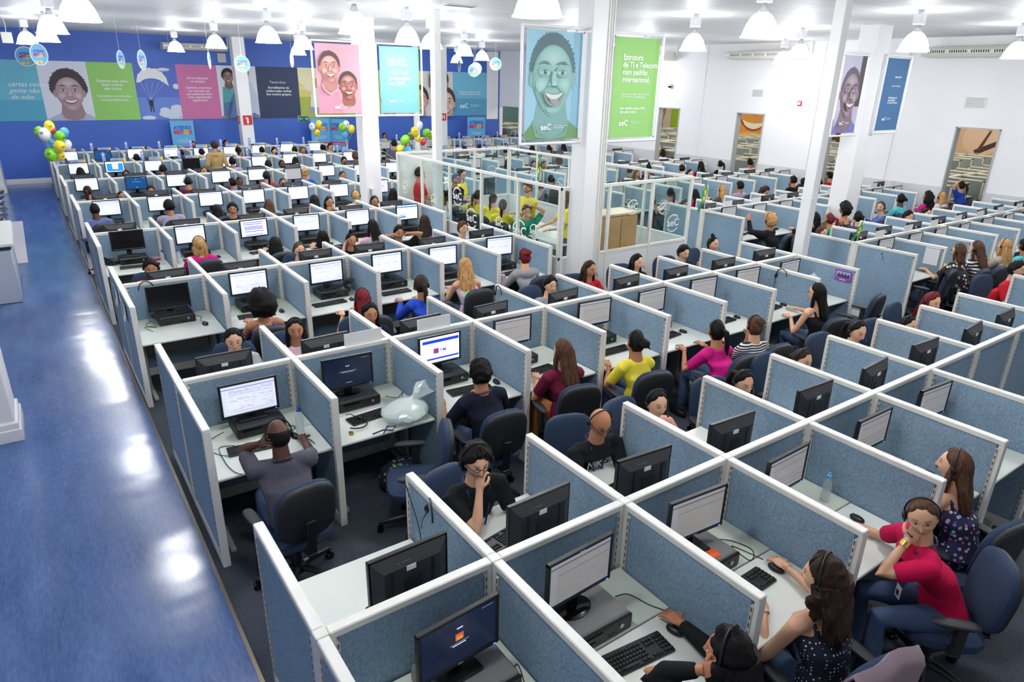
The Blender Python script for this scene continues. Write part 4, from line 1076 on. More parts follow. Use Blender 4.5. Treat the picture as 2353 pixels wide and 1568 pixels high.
HAIRN = {'long':'long %s hair','tied':'tied-back %s hair','pony':'%s ponytail','bun':'%s hair in a bun','topknot':'%s topknot','updo':'pinned-up %s hair','short':'short %s hair','buzz':'cropped %s hair','bald':'bald head and glasses','balding':'thinning %s hair','messy':'messy %s hair and glasses','curly':'curly short %s hair','curlyb':'curly %s hair','afro':'round %s afro','med':'shoulder-length %s hair','longcurly':'long curly %s hair','cap':'dark cap','green':'spotted green wig hat'}
def pattern(name, c1, c2, kind, sc_):
    if name in _mc: return _mc[name]
    m, nt, b = nodes(name); tc = N(nt, 'ShaderNodeTexCoord'); r = N(nt, 'ShaderNodeValToRGB'); r.color_ramp.interpolation = 'CONSTANT'
    if kind == 'stripe':
        t = N(nt, 'ShaderNodeTexWave', i_Scale=sc_, bands_direction='Z', i_Distortion=.6); out = t.outputs['Fac']; th = .5
    else:
        t = N(nt, 'ShaderNodeTexVoronoi', i_Scale=sc_, i_Randomness=.25 if kind == 'dot' else 1.0); out = t.outputs['Distance']; th = .24 if kind == 'dot' else .34
    nt.links.new(tc.outputs['Object'], t.inputs['Vector']); nt.links.new(out, r.inputs[0]); e = r.color_ramp.elements
    e[0].position = 0; e[0].color = c2+(1,); e[1].position = th; e[1].color = c1+(1,)
    if kind == 'flower':
        q = N(nt, 'ShaderNodeMixRGB', i_Fac=.7, blend_type='MIX'); nt.links.new(t.outputs['Color'], q.inputs[2]); q.inputs[1].default_value = c2+(1,)
        q2 = N(nt, 'ShaderNodeMixRGB'); nt.links.new(r.outputs[0], q2.inputs[1]); r.color_ramp.elements[0].color = (1,1,1,1); r.color_ramp.elements[1].color = (0,0,0,1)
        nt.links.new(r.outputs[0], q2.inputs[0]); q2.inputs[1].default_value = c1+(1,); nt.links.new(q.outputs[0], q2.inputs[2])
        for l in list(nt.links):
            if l.to_socket == q2.inputs[1]: nt.links.remove(l)
        nt.links.new(q2.outputs[0], b.inputs['Base Color'])
    else: nt.links.new(r.outputs[0], b.inputs['Base Color'])
    b.inputs['Roughness'].default_value = .85; return m
def shirt_mat(c):
    if c == 'S': return pattern('cloth_striped', srgb(230,230,230), srgb(28,28,34), 'stripe', 12.0)
    if c == 'C': return pattern('cloth_stripe_cardigan', srgb(236,236,236), srgb(18,20,26), 'stripe', 6.0)
    if c == 'D': return pattern('cloth_dotted_black', srgb(22,22,26), srgb(236,236,236), 'dot', 24.0)
    if c == 'D2': return pattern('cloth_dotted_navy', srgb(26,30,50), srgb(220,224,236), 'dot', 46.0)
    if c == 'F': return pattern('cloth_floral_navy', srgb(36,36,76), srgb(206,190,180), 'flower', 30.0)
    if c == 'F2': return pattern('cloth_floral_dark', srgb(40,30,36), srgb(230,220,226), 'flower', 14.0)
    if c == 'F3': return pattern('cloth_floral_bright', srgb(222,176,200), srgb(190,50,130), 'flower', 12.0)
    return mat('cloth_'+SHN[c].replace(' ', '_'), srgb(*SHC[c]), .85, spec=.2, bump=(60, .25))
def skin_mat():
    m, nt, b = nodes('skin'); a = N(nt, 'ShaderNodeAttribute'); a.attribute_name = 'tone'
    nt.links.new(a.outputs['Color'], b.inputs['Base Color']); b.inputs['Roughness'].default_value = .5; b.inputs['Specular IOR Level'].default_value = .35
    b.inputs['Subsurface Weight'].default_value = .08; b.inputs['Subsurface Radius'].default_value = (.02,.008,.005); return m
M_skin = skin_mat()
def hair_mat(k):
    nm = 'hair_'+HRN[k].replace(' ', '_')
    if nm in _mc: return _mc[nm]
    m, nt, b = nodes(nm); c = HRC[k]; tc = N(nt, 'ShaderNodeTexCoord'); mp = N(nt, 'ShaderNodeMapping'); mp.inputs['Scale'].default_value = (90, 90, 6)
    n = N(nt, 'ShaderNodeTexNoise', i_Scale=1.0, i_Detail=2); nt.links.new(tc.outputs['Object'], mp.inputs[0]); nt.links.new(mp.outputs[0], n.inputs['Vector'])
    r = N(nt, 'ShaderNodeValToRGB'); r.color_ramp.elements[0].position = .35; r.color_ramp.elements[1].position = .7
    r.color_ramp.elements[0].color = tuple(x*.6 for x in c)+(1,); r.color_ramp.elements[1].color = tuple(min(1, x*1.6+.001) for x in c)+(1,)
    nt.links.new(n.outputs['Fac'], r.inputs[0]); nt.links.new(r.outputs[0], b.inputs['Base Color']); b.inputs['Roughness'].default_value = .6; b.inputs['Specular IOR Level'].default_value = .18
    bp = N(nt, 'ShaderNodeBump', i_Strength=.6, i_Distance=.004); nt.links.new(n.outputs['Fac'], bp.inputs['Height']); nt.links.new(bp.outputs[0], b.inputs['Normal']); return m
M_jean = mat('denim_blue', srgb(58,78,112), .85, bump=(90,.3)); M_trou = mat('trousers_dark', srgb(30,32,40), .85); M_tan = mat('trousers_ochre', srgb(176,110,50), .85)
M_shoe = mat('shoe_dark', srgb(34,30,30), .5); M_eye = mat('eye_white', srgb(186,180,174), .3); M_iris = mat('iris_dark', srgb(30,20,16), .15)
M_lany = mat('lanyard_navy', srgb(38,56,104), .6); M_lensf = mat('glasses_frame', srgb(24,26,50), .3); M_hs = mat('headset_black', srgb(16,16,18), .35)
def ss(a, b_, x): t = max(0, min(1, (x-a)/(b_-a))); return t*t*(3-2*t)
def headpt(d):
    x, y, z = d.x*.076, d.y*.096, d.z*.116
    if z < 0:
        t = -z/.116; x *= 1-.34*t**1.6
        if y < 0: y *= 1-.45*ss(.2, .9, t)
        else: y *= 1-.10*t
    if y > 0:
        g = lambda x0, sx, z0, sz: math.exp(-((abs(x)-x0)/sx)**2-((z-z0)/sz)**2)
        y += .020*math.exp(-(x/.0105)**2-((z+.022)/.017)**2)*(1) + .009*math.exp(-(x/.009)**2-((z-.002)/.03)**2)
        y -= .009*g(.031,.017,.012,.014); y += .004*g(.032,.02,.034,.008); y += .006*math.exp(-(x/.022)**2-((z+.056)/.008)**2); y -= .004*math.exp(-(x/.022)**2-((z+.072)/.008)**2)
        y += .005*math.exp(-(x/.02)**2-((z+.098)/.014)**2); y += .004*g(.042,.018,-.022,.02)
    return Vector((x, y, z))
def hgrid(nu, nv, f):
    rs = []
    for i in range(1, nv):
        u = 1-i/nv; th = math.pi*u+.25*math.sin(2*math.pi*u)
        row = []
        for k in range(nu):
            t = -math.pi+2*math.pi*k/nu; ph = math.pi/2+t-.55*math.sin(t)
            row.append(f(Vector((math.sin(th)*math.cos(ph), math.sin(th)*math.sin(ph), math.cos(th)))))
        rs.append(row)
    return rs
def head_verts(skin, sex, beard, lod):
    nu, nv = ((44, 34) if lod == 0 else (30, 22) if lod == 1 else (18, 12))
    lip = mixc(skin, (.42,.05,.07), .55 if sex else .3); br = mixc(skin, (.02,.015,.015), .75); out = []; col = []
    for row in hgrid(nu, nv, lambda d: (d, headpt(d))):
        r = []
        for d, p in row:
            c = skin
            if d.y > 0:
                a = math.exp(-(p.x/.021)**4-((p.z+.057)/.0095)**4); c = mixc(c, lip, a)
                a = math.exp(-((abs(p.x)-.032)/.017)**4-((p.z-.035-(.004 if sex else 0))/.005)**4); c = mixc(c, br, a)
                a = math.exp(-((abs(p.x)-.031)/.016)**4-((p.z-.012)/.010)**4); c = mixc(c, mixc(skin,(.05,.02,.02),.5), a*.7)
                if beard and p.z < -.03: c = mixc(c, (.03,.02,.02), .6*ss(-.03,-.05,p.z)*(1-math.exp(-(p.x/.021)**4-((p.z+.057)/.0095)**4))*(1 if (p.z < -.062 or abs(p.x) > .035 or p.z > -.048) else .4))
            r.append(p); col.append(c)
        out.append(r)
    return out, col
def hair_shape(b, style, hc, lod, seed, fem):
    """head-local hair, one mesh"""
    nu, nv = ((44, 30) if lod == 0 else (28, 20) if lod == 1 else (18, 12)); big = {'short':.020,'buzz':.006,'balding':.005,'bald':0,'messy':.036,'curly':.022,'curlyb':.055,'afro':.085,'long':.017,'med':.018,'longcurly':.032,'pony':.010,'tied':.010,'bun':.010,'updo':.014,'topknot':.010,'cap':.014,'green':.05}[style]
    if style == 'bald': big = .0008
    nzk = {'short':.3,'messy':.35,'curly':.5,'curlyb':.35,'afro':.16,'longcurly':.3,'green':.25}.get(style, .12)
    def f(d):
        p = headpt(d)
        if style == 'balding': reg = ss(.02,-.02,p.z-.05) * ss(.02,-.01,p.y) * ss(-.085,-.06,p.z)
        elif style == 'bald': reg = 0
        else:
            front = (.088 if fem else .078)-1.1*max(0,abs(p.x)-.022) if p.y > .02 else -.01
            line = front if p.y > .03 else (-.005 if p.y > .0 else (-.07 if not fem else -.085))
            line = line if p.y < .0 or p.y > .03 else (-.005+(front+.005)*ss(.0,.03,p.y))
            reg = ss(line-.006, line+(.022 if p.y > 0 else .010), p.z)
        n_ = noise.noise(p*38+Vector((seed,0,0))); ver = noise.noise(Vector((math.atan2(d.x,d.y)*9+seed, p.z*6, 0)))
        t = big*(1+nzk*n_*1.6+.25*ver)
        if style == 'cap': t = .012
        off = t*reg - .010*(1-reg)
        return p + d*off
    if style != 'bald': b.rings(hgrid(nu, nv, f))
    B = lambda c, r, e=1, q=10, nz=0.0: b.ell(c, r, q+4, q, 0, e, None, nz, 30, seed)
    def sheet(L_, w0, w1, y0, y1, th, wav=0.0, n=12):
        rs = []; m_ = 26 if lod == 0 else 16
        for i in range(n+1):
            t = i/n; z = .02-(L_+.02)*t; ww = w0+(w1-w0)*ss(0,.4,t); ww *= (1-.45*ss(.8,1,t)); yy = y0+(y1-y0)*t; h_ = th*(1-.5*t)
            rs.append([Vector((ww*math.cos(a)*(1+.10*math.sin(7*a+seed)*1)+wav*math.sin(9*t+seed)*.5, yy+h_*math.sin(a)+.004*math.sin(11*a)+wav*math.sin(12*t+a*2), z+.03*math.cos(a*1)*0)) for a in [2*math.pi*k/m_ for k in range(m_)]])
        b.rings(rs[::-1])
    if style == 'long':
        sheet(.36,.080,.100,-.045,-.125,.058,.004)
        for s in (-1,1): b.tube([(s*.074,.0,.03),(s*.086,.012,-.06),(s*.088,.02,-.15),(s*.075,.03,-.24)], [.016,.024,.022,.008], 8)
    if style == 'med':
        sheet(.19,.085,.100,-.035,-.055,.062,.004,9)
        for s in (-1,1): b.tube([(s*.076,.01,.03),(s*.088,.015,-.06),(s*.080,.02,-.15)], [.018,.026,.012], 8)
    if style == 'longcurly':
        sheet(.34,.115,.150,-.05,-.11,.085,.014)
        for s in (-1,1): B((s*.10,-.02,-.08),(.05,.06,.10),1,9,.5)
    if style == 'pony': B((0,-.105,.03),(.022,.022,.022)); b.tube([(0,-.105,.035),(0,-.145,.01),(.01,-.155,-.08),(.0,-.15,-.17),(.01,-.145,-.24)], [.018,.030,.032,.024,.006], 10)
    if style == 'tied': B((0,-.115,-.02),(.026,.034,.034),1,8,.3)
    if style == 'bun': B((0,-.125,.01),(.046,.040,.044),1,10,.45); b.tube([(.02,-.14,-.01),(.05,-.15,-.06)],[.016,.004],6)
    if style == 'updo': B((0,-.085,.07),(.055,.05,.045),1,10,.6)
    if style == 'topknot': B((0,-.03,.140),(.034,.034,.032),1,9,.3)
    if style == 'cap': b.ell((0,.085,.055),(.065,.06,.008),14,6)
    if style == 'green':
        b.ell((0,-.01,.09),(.13,.13,.075),18,10,0,1,None,.12,20,seed)
def etube(b, pts, rx, ry, n=18):
    rs = []
    for (x, y, z), a, c in zip(pts, rx, ry): rs.append([Vector((x+a*math.cos(2*math.pi*k/n), y+c*math.sin(2*math.pi*k/n), z)) for k in range(n)])
    b.rings(rs)
def ik(S, T_, l1, l2, pole):
    d = T_-S; L_ = min(d.length, (l1+l2)*.985); u = d.normalized(); T2 = S+u*L_
    a = (l1*l1-l2*l2+L_*L_)/(2*L_); h = math.sqrt(max(0, l1*l1-a*a)); p = (pole-u*pole.dot(u)).normalized()
    return S+u*a+p*h, T2
def hand(b, P, dirv, upv, side, curl, fist=0.0):
    """palm at wrist P pointing along dirv; upv = back of the hand"""
    f = dirv.normalized(); u = (upv-f*upv.dot(f)).normalized(); r = f.cross(u)*side
    M = Matrix((r, f, u)).transposed()
    b.ell(P+f*.045, (.040,.050,.014), 12, 8, 0, .8, M); b.tube([P-f*.02, P+f*.02], [.024,.026], 10)
    for i, (off, ln) in enumerate(((-.030,.060),(-.010,.072),(.010,.068),(.030,.054))):
        a = P+f*.088+r*off; c = R_(12+curl*34); d1 = f*math.cos(c*.5)-u*math.sin(c*.5); d2 = f*math.cos(c*1.3)-u*math.sin(c*1.3); d3 = f*math.cos(c*2.1)-u*math.sin(c*2.1)
        p1 = a+d1*ln*.45+r*off*.15; p2 = p1+d2*ln*.32; p3 = p2+d3*ln*.25
        b.tube([a-f*.02, a, p1, p2, p3], [.0085,.0088,.0082,.0075,.005], 7)
    a = P+f*.035-r*.036; b.tube([a, a-r*.022+f*.022-u*.006, a-r*.026+f*.046-u*.014, a-r*.02+f*.062-u*.018], [.012,.011,.0095,.006], 7)
BATCH = []; USED = []
def remesh_obj(b, vox, sm):
    me = bpy.data.meshes.new('tmp'); me.from_pydata(b.v, [], b.f); o = bpy.data.objects.new('tmp', me); sc.collection.objects.link(o)
    m = o.modifiers.new('r', 'REMESH'); m.mode = 'VOXEL'; m.voxel_size = vox; m.use_smooth_shade = True
    s = o.modifiers.new('s', 'SMOOTH'); s.factor = .5; s.iterations = sm
    return o
def person(key, x, y, hz, yw, style, hk, sk, shirt, pose, slv, loc):
    rnd = random.Random(hash_s(key)); stand = loc == 'ST'; fem = style in ('long','tied','pony','bun','updo','topknot','curlyb','afro','med','longcurly')
    k = int(loc[:-1]) if loc not in ('ST','SB') else 3
    lod = 0 if (k <= 1 and y < 3.0) or key in ('b1','b2') else 1 if (k <= 2 or stand or loc == 'SB') else 2
    vox = (.009,.013,.019)[lod]; seed = rnd.uniform(0, 50)
    nm = 'person'
    lab = {'ST':'standing person','SB':'seated person'}.get(loc, 'seated person')
    hd = HAIRN[style]; hd = hd % HRN[hk] if '%s' in hd else hd
    hd0 = hd
    gar = {'t':'top','s':'shirt','l':'long-sleeved top'}[slv]
    if shirt == 'T3': gar = 'hoodie'
    if key == 'w6': pass
    if key[:2] == 'n9': pos = 'beyond the %s doorway' % {'n91':'second','n92':'third','n93':'nearest','n94':'far corner','n95':'first','n96':'third'}[key]
    elif loc in ('ST','SB'): pos = {'s1':'standing in the aisle beyond sixth row','s8':'standing beside the middle column','s2':'at enclosure left corner','s3':'behind the bearded one in enclosure','s4b':'arms crossed in enclosure','s5':'beside the dark cap, enclosure','s6':'arms crossed in enclosure','s7':'at enclosure table, right','z1':'bearded, seated in enclosure','z2':'leftmost yellow back in enclosure','z3':'middle yellow back in enclosure','z4':'nearest yellow back in enclosure','z5':'hand on head in enclosure'}[key]
    else:
        i = int((x-(0 if x < 9 else 10.8*W))/W); i = max(0, min(9, i)); pos = '%s side of %s row, %s desk%s' % ('near' if loc[-1] == 'F' else 'far', ROWN[k], ORD[i], '' if x < 9 else ', right block')
    label = 'person in %s %s, %s, %s' % (SHN[shirt], gar, hd, pos)
    label = label.replace('long-sleeved top', 'long top') if len(label.split()) > 16 else label
    label = ' '.join(label.split()[:16])
    USED.append((label, key))
    root = thing(nm, label, 'person', (x, y, 0), -R_(yw), 'people in the call centre')
    skin = SKC[sk]; jit = rnd.uniform(-.06,.06); skin = tuple(max(0, min(1, c*(1+jit))) for c in skin)
    ws = .175 if fem else .20; wl = .118 if fem else .150
    Z = hz
    if stand:
        hip = Vector((0,-.02,Z-.70)); sho = Z-.24; lean = -.02; sy = -.02
    else:
        lean = {'type':-.13,'reach':-.10,'chin':-.08,'ear':-.12,'chinreach':-.22,'typeleft':-.20,'earmouse':-.16,'ears':-.15}.get(pose, -.12)
        hip = Vector((0,lean-.04,.57)); sho = Z-.222; sy = -.035
    neck = Vector((0,-.02,Z-.12))
    # torso
    tor = [(0,hip.y,hip.z-.09),(0,hip.y,hip.z),(0,hip.y*.85+sy*.15,hip.z+.13),(0,hip.y*.45+sy*.55,(hip.z+sho)/2+.06),(0,sy,sho-.06),(0,sy,sho),(0,sy+.005,sho+.04)]
    trx = [.13,.165 if fem else .16,wl,.150 if fem else .172,ws-.02,ws-.05,.075]; try_ = [.09,.125,.095,.115,.10,.075,.055]
    S = [Vector((s*(ws-.005), sy, sho-.01)) for s in (-1,1)]
    dz = .795
    tgt = {'type':((-.13,.30,dz),(.15,.30,dz)),'reach':((-.12,.22,dz),(.27,.46,dz)),'chin':((-.12,.26,dz),(.035,.10,Z-.155)),'ear':((-.15,.28,dz),(.125,.03,Z-.05)),
           'earmouse':((-.125,.04,Z-.05),(.28,.50,dz)),'chinreach':((-.06,.085,Z-.135),(.52,.22,dz)),'typ2':((-.20,.30,dz),(.22,.26,dz)),'typeleft':((-.02,.30,dz),(.14,.34,dz)),'ears':((-.13,.02,Z-.02),(.13,.02,Z-.02)),
           'wave':((-.10,.36,Z-.02),(-.02,.32,Z-.22)),'cross':((.16,.17,sho-.24),(-.16,.19,sho-.22)),'armsdown':((-.26,.06,sho-.50),(.26,.06,sho-.50)),'holdtab':((-.05,.26,sho-.30),(.10,.26,sho-.30)),
           'headhand':((-.10,.02,Z+.10),(.15,.28,dz)),'sit':((-.15,.26,dz),(.16,.26,dz))}[pose]
    if pose == 'reach' and stand: tgt = ((-.10,.30,sho-.32),(.12,.40,sho-.30))
    arms = []
    for s, S0, T0 in ((-1,S[0],tgt[0]),(1,S[1],tgt[1])):
        T1 = Vector(T0); hi = T1.z > sho-.02
        if loc not in ('ST','SB') and T1.z < .9 and pose in ('type',): T1.y += rnd.uniform(-.03,.05); T1.x += rnd.uniform(-.03,.04)
        pole = Vector((s*.55,-.35,-.8)) if not hi else Vector((s*.55,.45,-1.0))
        if pose in ('ears','headhand') and hi: pole = Vector((s*1.0,.1,-.35))
        if pose == 'armsdown': pole = Vector((s*.25,-1,-.1))
        if pose == 'cross': pole = Vector((s*.6,-.2,-.9))
        if pose == 'chin' and s > 0: pole = Vector((.35,.4,-1))
        E1, T2 = ik(S0, T1, .285, .255, pole); arms.append((s, S0, E1, T2, hi))
    an = [(-.095,.0),(.095,.0)]
    if stand: legs = [(Vector((s*.09,hip.y,hip.z-.02)), Vector((s*.10,hip.y+.02,hip.z-.44)), Vector((s*.11,hip.y-.02,.09))) for s in (-1,1)]
    else: legs = [(Vector((s*.09,hip.y+.02,hip.z-.03)), Vector((s*.12,hip.y+.43,.545)), Vector((s*.13,hip.y+.40,.10))) for s in (-1,1)]
    ht = {'a3':(-62,10),'b1':(10,12),'b2':(8,26),'x1':(-70,0),'a2':(-26,6),'a4':(-20,4),'a1':(-14,6),'c3':(-16,4),'s6':(0,14),'c7':(-20,6),'c0':(-6,12)}.get(key, (rnd.uniform(-12,12), rnd.uniform(2,14)))
    HM = Matrix.Translation((0,0,Z)) @ Matrix.Rotation(-R_(ht[0]), 4, 'Z') @ Matrix.Rotation(-R_(ht[1]), 4, 'X')
    if key in ('a3',): HM = Matrix.Translation((0,0,Z)) @ Matrix.Rotation(-R_(ht[0]), 4, 'Z') @ Matrix.Rotation(R_(12), 4, 'Y') @ Matrix.Rotation(-R_(ht[1]), 4, 'X')
    # body mesh
    b = MB()
    g = .9 if slv != 't' else .985
    etube(b, tor, [q*g for q in trx], [q*g for q in try_], 16)
    b.tube([(0,sy-.005,sho-.03),(0,-.03,sho+.06),(0,-.012,Z-.07),(0,0,Z-.02)], [.070,.064,.056,.060], 14)
    for s, S0, E1, T2, hi in arms:
        f_ = (.86 if fem else 1.0)
        b.tube([(0,sy,sho+.0),S0*.8+Vector((0,0,sho*.2+.01)),S0,S0.lerp(E1,.35),S0.lerp(E1,.8),E1,E1.lerp(T2,.3),E1.lerp(T2,.75),T2], [.05,.055,.052*f_,.046*f_,.040*f_,.038*f_,.038*f_,.028*f_,.024*f_], 12)
    for a, k1, f1 in legs: b.tube([a, a.lerp(k1,.5), k1, k1.lerp(f1,.4), f1], [.072,.064,.048,.044,.03], 12)
    ob = remesh_obj(b, vox, 2 if lod else 3)
    # shirt
    c = MB(); e = .012
    tt = list(zip(tor, trx, try_))
    if slv == 't': tt = tt[:5]; tt.append(((0,sy,sho-.045),ws-.055,.085))
    else: tt[-1] = ((0,sy+.003,sho+.045), .078, .066)
    etube(c, [q[0] for q in tt], [q[1]+e for q in tt], [q[2]+e for q in tt], 18)
    if fem:
        for s in (-1,1): c.ell((s*.062,tor[3][1]+.085,(hip.z+sho)/2+.075), (.062,.058,.062), 12, 8)
    if slv == 't':
        for s in (-1,1): c.tube([(s*.075,sy+.085,sho-.09),(s*.085,sy+.06,sho-.01),(s*.09,sy,sho+.045),(s*.085,sy-.06,sho-.01),(s*.075,sy-.08,sho-.08)], .016, 8)
    else:
        if slv == 's' and shirt != 'T3': fr = .72
        else: fr = 1.0
        for s, S0, E1, T2, hi in arms:
            pts = [(0,sy,sho-.0),S0*.8+Vector((0,0,sho*.2+.01)),S0,S0.lerp(E1,.35),S0.lerp(E1,fr)]; rr = [.058,.068,.066,.062,.058]
            if fr == 1.0: pts += [E1.lerp(T2,.3),E1.lerp(T2,.7),E1.lerp(T2,.93)]; rr = rr[:4]+[.054,.050,.042,.036]
            c.tube(pts, rr, 12)
        if shirt in ('T3','W','G2') and slv == 'l' or shirt == 'T3': c.ell((0,sy-.085,sho+.0), (.11,.05,.07), 14, 8)
    oc = remesh_obj(c, max(.010, vox), 3)
    p = MB()
    etube(p, [(0,hip.y,hip.z-.10),(0,hip.y,hip.z),(0,hip.y*.95,hip.z+.06)], [.12,.172,.150], [.10,.13,.11], 16)
    for a, k1, f1 in legs: p.tube([a, a.lerp(k1,.5), k1, k1.lerp(f1,.4), k1.lerp(f1,.92)], [.088,.080,.064,.058,.052], 12)
    op = remesh_obj(p, max(.012, vox), 3)
    BATCH.append(dict(key=key, root=root, ob=ob, oc=oc, op=op, skin=skin, fem=fem, lod=lod, HM=HM, arms=arms, legs=legs, style=style, hk=hk, shirt=shirt, seed=seed, pose=pose, sy=sy, sho=sho, Z=Z, stand=stand, tor=tor))
    # chair
    if not stand and key != 'w6':
        fx, fy = math.sin(R_(yw)), math.cos(R_(yw)); hy = hip.y+.01
        cpos = (x+fx*hy, y+fy*hy)
        chair(cpos[0], cpos[1], -R_(yw)+rnd.uniform(-.25,.25), ' '.join(('chair used by %s %s, %s' % (SHN[shirt], gar, pos)).split()[:16]) )
    return root
for ln in PEOPLE.strip().split('\n'):
    a = ln.split()
    person(a[0], float(a[1]), float(a[2]), float(a[3]), float(a[4]), a[5], a[6], a[7], a[8], a[9], a[10], a[11])
bpy.context.view_layer.update(); dg = bpy.context.evaluated_depsgraph_get()
for d in BATCH:
    for q in ('ob','oc','op'): d['m'+q] = bpy.data.meshes.new_from_object(d[q].evaluated_get(dg))
for d in BATCH:
    for q in ('ob','oc','op'):
        me = d[q].data; bpy.data.objects.remove(d[q]); bpy.data.meshes.remove(me)
for d in BATCH:
    root, HM, lod = d['root'], d['HM'], d['lod']; skin = d['skin']; me = d['mob']
    v = np.empty(len(me.vertices)*3, np.float32); me.vertices.foreach_get('co', v); v = [tuple(q) for q in v.reshape(-1,3).tolist()]
    b = MB(); b.v = v; b.f = [tuple(p.vertices) for p in me.polygons]; b.m = [0]*len(b.f)
    cols_ = [skin]*len(v); bpy.data.meshes.remove(me)
    rs, hc = head_verts(skin, d['fem'], d['key'] in ('b1','z1','s6','m4','s4b'), lod)
    b.rings([[HM @ q for q in r] for r in rs]); cols_ += hc
    n0 = len(b.v); R3 = HM.to_3x3()
    for s in (-1,1): b.ell(HM @ Vector((s*.075,-.008,-.004)), (.010,.018,.030), 8, 6, 0, 1, R3)
    if lod < 2:
        for s, S0, E1, T2, hi in d['arms']:
            f = (T2-E1).normalized(); u = Vector((0,0,1)) if not hi else Vector((s*.9,.25,.2))
            if not hi: f = (f*.5+Vector((0,1,-.12))*.6).normalized() if not d['stand'] else f
            hand(b, T2, f, u, -s, .5 if not hi else 1.2)
    else:
        for s, S0, E1, T2, hi in d['arms']:
            hand(b, T2, (T2-E1).normalized(), Vector((0,0,1)), -s, .6)
    cols_ += [skin]*(len(b.v)-n0)
    o = b.build('body', M_skin, root); o.data.shade_smooth() if hasattr(o.data, 'shade_smooth') else None
    at = o.data.color_attributes.new('tone', 'FLOAT_COLOR', 'POINT')
    at.data.foreach_set('color', np.array([tuple(c)+(1,) for c in cols_], np.float32).ravel())
    cm = d['moc']; cm.name = 'shirt'; cm.materials.clear(); cm.materials.append(shirt_mat(d['shirt'])); cm.polygons.foreach_set('use_smooth', [True]*len(cm.polygons)); inst('top' if d['fem'] else 'shirt', cm, root)
    pm = d['mop']; pm.materials.clear(); pm.materials.append(M_tan if d['key'] == 'c3' else (M_jean if hash_s(d['key']) % 2 or d['key'] in ('a2','a3') else M_trou)); pm.polygons.foreach_set('use_smooth', [True]*len(pm.polygons)); inst('trousers', pm, root)
    if lod < 2 or d['stand']:
        for a, k1, f1 in d['legs']:
            q = MB(); q.ell((f1.x, f1.y+.06, .04), (.045,.13,.042), 12, 8, 0, .8); q.build('shoe', M_shoe, root)
    st = d['style']
    if st != 'bald':
        q = MB(); hair_shape(q, st, None, lod, d['seed'], d['fem']); q.v = [tuple(HM @ Vector(w_)) for w_ in q.v]
        # long hair hangs straight down behind the shoulders
        mt_ = hair_mat(d['hk'])
        if st == 'green': mt_ = pattern('wig_green', srgb(110,206,60), srgb(120,40,50), 'dot', 22.0)
        if st == 'cap': mt_ = M_lany
        q.build('hat' if st in ('cap','green') else 'hair', mt_, root)
    if lod < 2:
        q = MB()
        for s in (-1,1): q.ell((s*.031,.0755,.012), (.0115,.0105,.0050), 10, 8, 0)
        n_ = len(q.f)
        for s in (-1,1): q.ell((s*.031,.0815,.0125), (.0066,.0058,.0052), 8, 6, 1)
        q.v = [tuple(HM @ Vector(w_)) for w_ in q.v]; q.build('eyes', [M_eye, M_iris], root)
    # headset
    if d['key'] not in ('b11','s6','s5','s7','s3','z2','z3','z4','z5','e4','c7','c3') and st not in ('afro','green','cap') and (lod < 2 or hash_s(d['key']) % 3):
        q = MB(); r_ = .100 + {'messy':.02,'curly':.012,'curlyb':.035,'longcurly':.02}.get(st, 0); sd = 1 if hash_s(d['key']) % 2 else -1
        q.tube([(r_*.95*math.cos(t), -.012, .005+(r_+.030)*math.sin(t)) for t in [math.pi*k/14 for k in range(15)]], .0055, 6)
        q.ell((sd*(r_*.93),-.005,-.008), (.016,.030,.033), 12, 8); q.ell((-sd*(r_*.93),-.01,.0), (.010,.02,.026), 10, 6)
        if lod < 2: q.tube([(sd*(r_*.95),.01,-.025),(sd*.085,.07,-.05),(sd*.055,.108,-.062)], .0035, 6); q.ell((sd*.05,.112,-.063), (.008,.008,.007), 8, 6)
        q.v = [tuple(HM @ Vector(w_)) for w_ in q.v]; q.build('headset', M_hs, root)
    if d['key'] in ('b1','b2','h2','c12','t5','r8','c7'):
        q = MB()
        for s in (-1,1):
            q.tube([(s*.032+.021*math.cos(t), .097, .012+.015*math.sin(t)) for t in [2*math.pi*k/12 for k in range(13)]], .0022, 5); q.tube([(s*.053,.096,.014),(s*.078,.04,.012),(s*.082,-.01,.008)], .0022, 5)
        q.tube([(-.011,.100,.014),(.011,.100,.014)], .0022, 5); q.v = [tuple(HM @ Vector(w_)) for w_ in q.v]; q.build('glasses', M_lensf, root)
    if d['key'] in ('b1','b2','a3','c0','c2','s4b'):
        y0 = d['sy']; s0 = d['sho']; q = MB(); fr = d['tor'][3][1]+.135; zb = s0-.28
        for s in (-1,1): q.tube([(s*.015,fr+.012,zb),(s*.055,fr+.005,s0-.12),(s*.085,y0+.065,s0+.03),(s*.06,y0-.055,s0+.075),(0,y0-.075,s0+.085)], .007, 6)
        l_ = q.build('lanyard', M_lany, root)
        q = MB(); q.box((0,fr+.020,zb-.05), (.058,.004,.088), ch=.001); bd = q.build('badge', M_paper, l_, False)
        q = MB(); q.box((0,fr+.0235,zb-.055), (.028,.002,.036)); q.build('badge_photo', M_black2, l_, False)
    if d['key'] == 'b2':
        text('print', 'NIKE', .085, (.105, d['tor'][3][1]+.138, d['sho']-.16), (math.pi/2, 0, math.pi), M_paper, root, 'LEFT', .2, .004)
        q = MB(); f = (d['arms'][1][3]-d['arms'][1][2]).normalized(); P = d['arms'][1][3]-f*.02; q.tube([P-f*.012, P+f*.012], .032, 14); q.build('wrist_watch', M_silver, root)
    if d['key'] == 'a3':
        f = (d['arms'][0][3]-d['arms'][0][2]).normalized(); P = d['arms'][0][3]-f*.02; q = MB(); q.tube([P-f*.016, P+f*.016], .031, 14); q.build('bracelet', mat('gold', srgb(214,180,96), .25, metal=1.0), root)
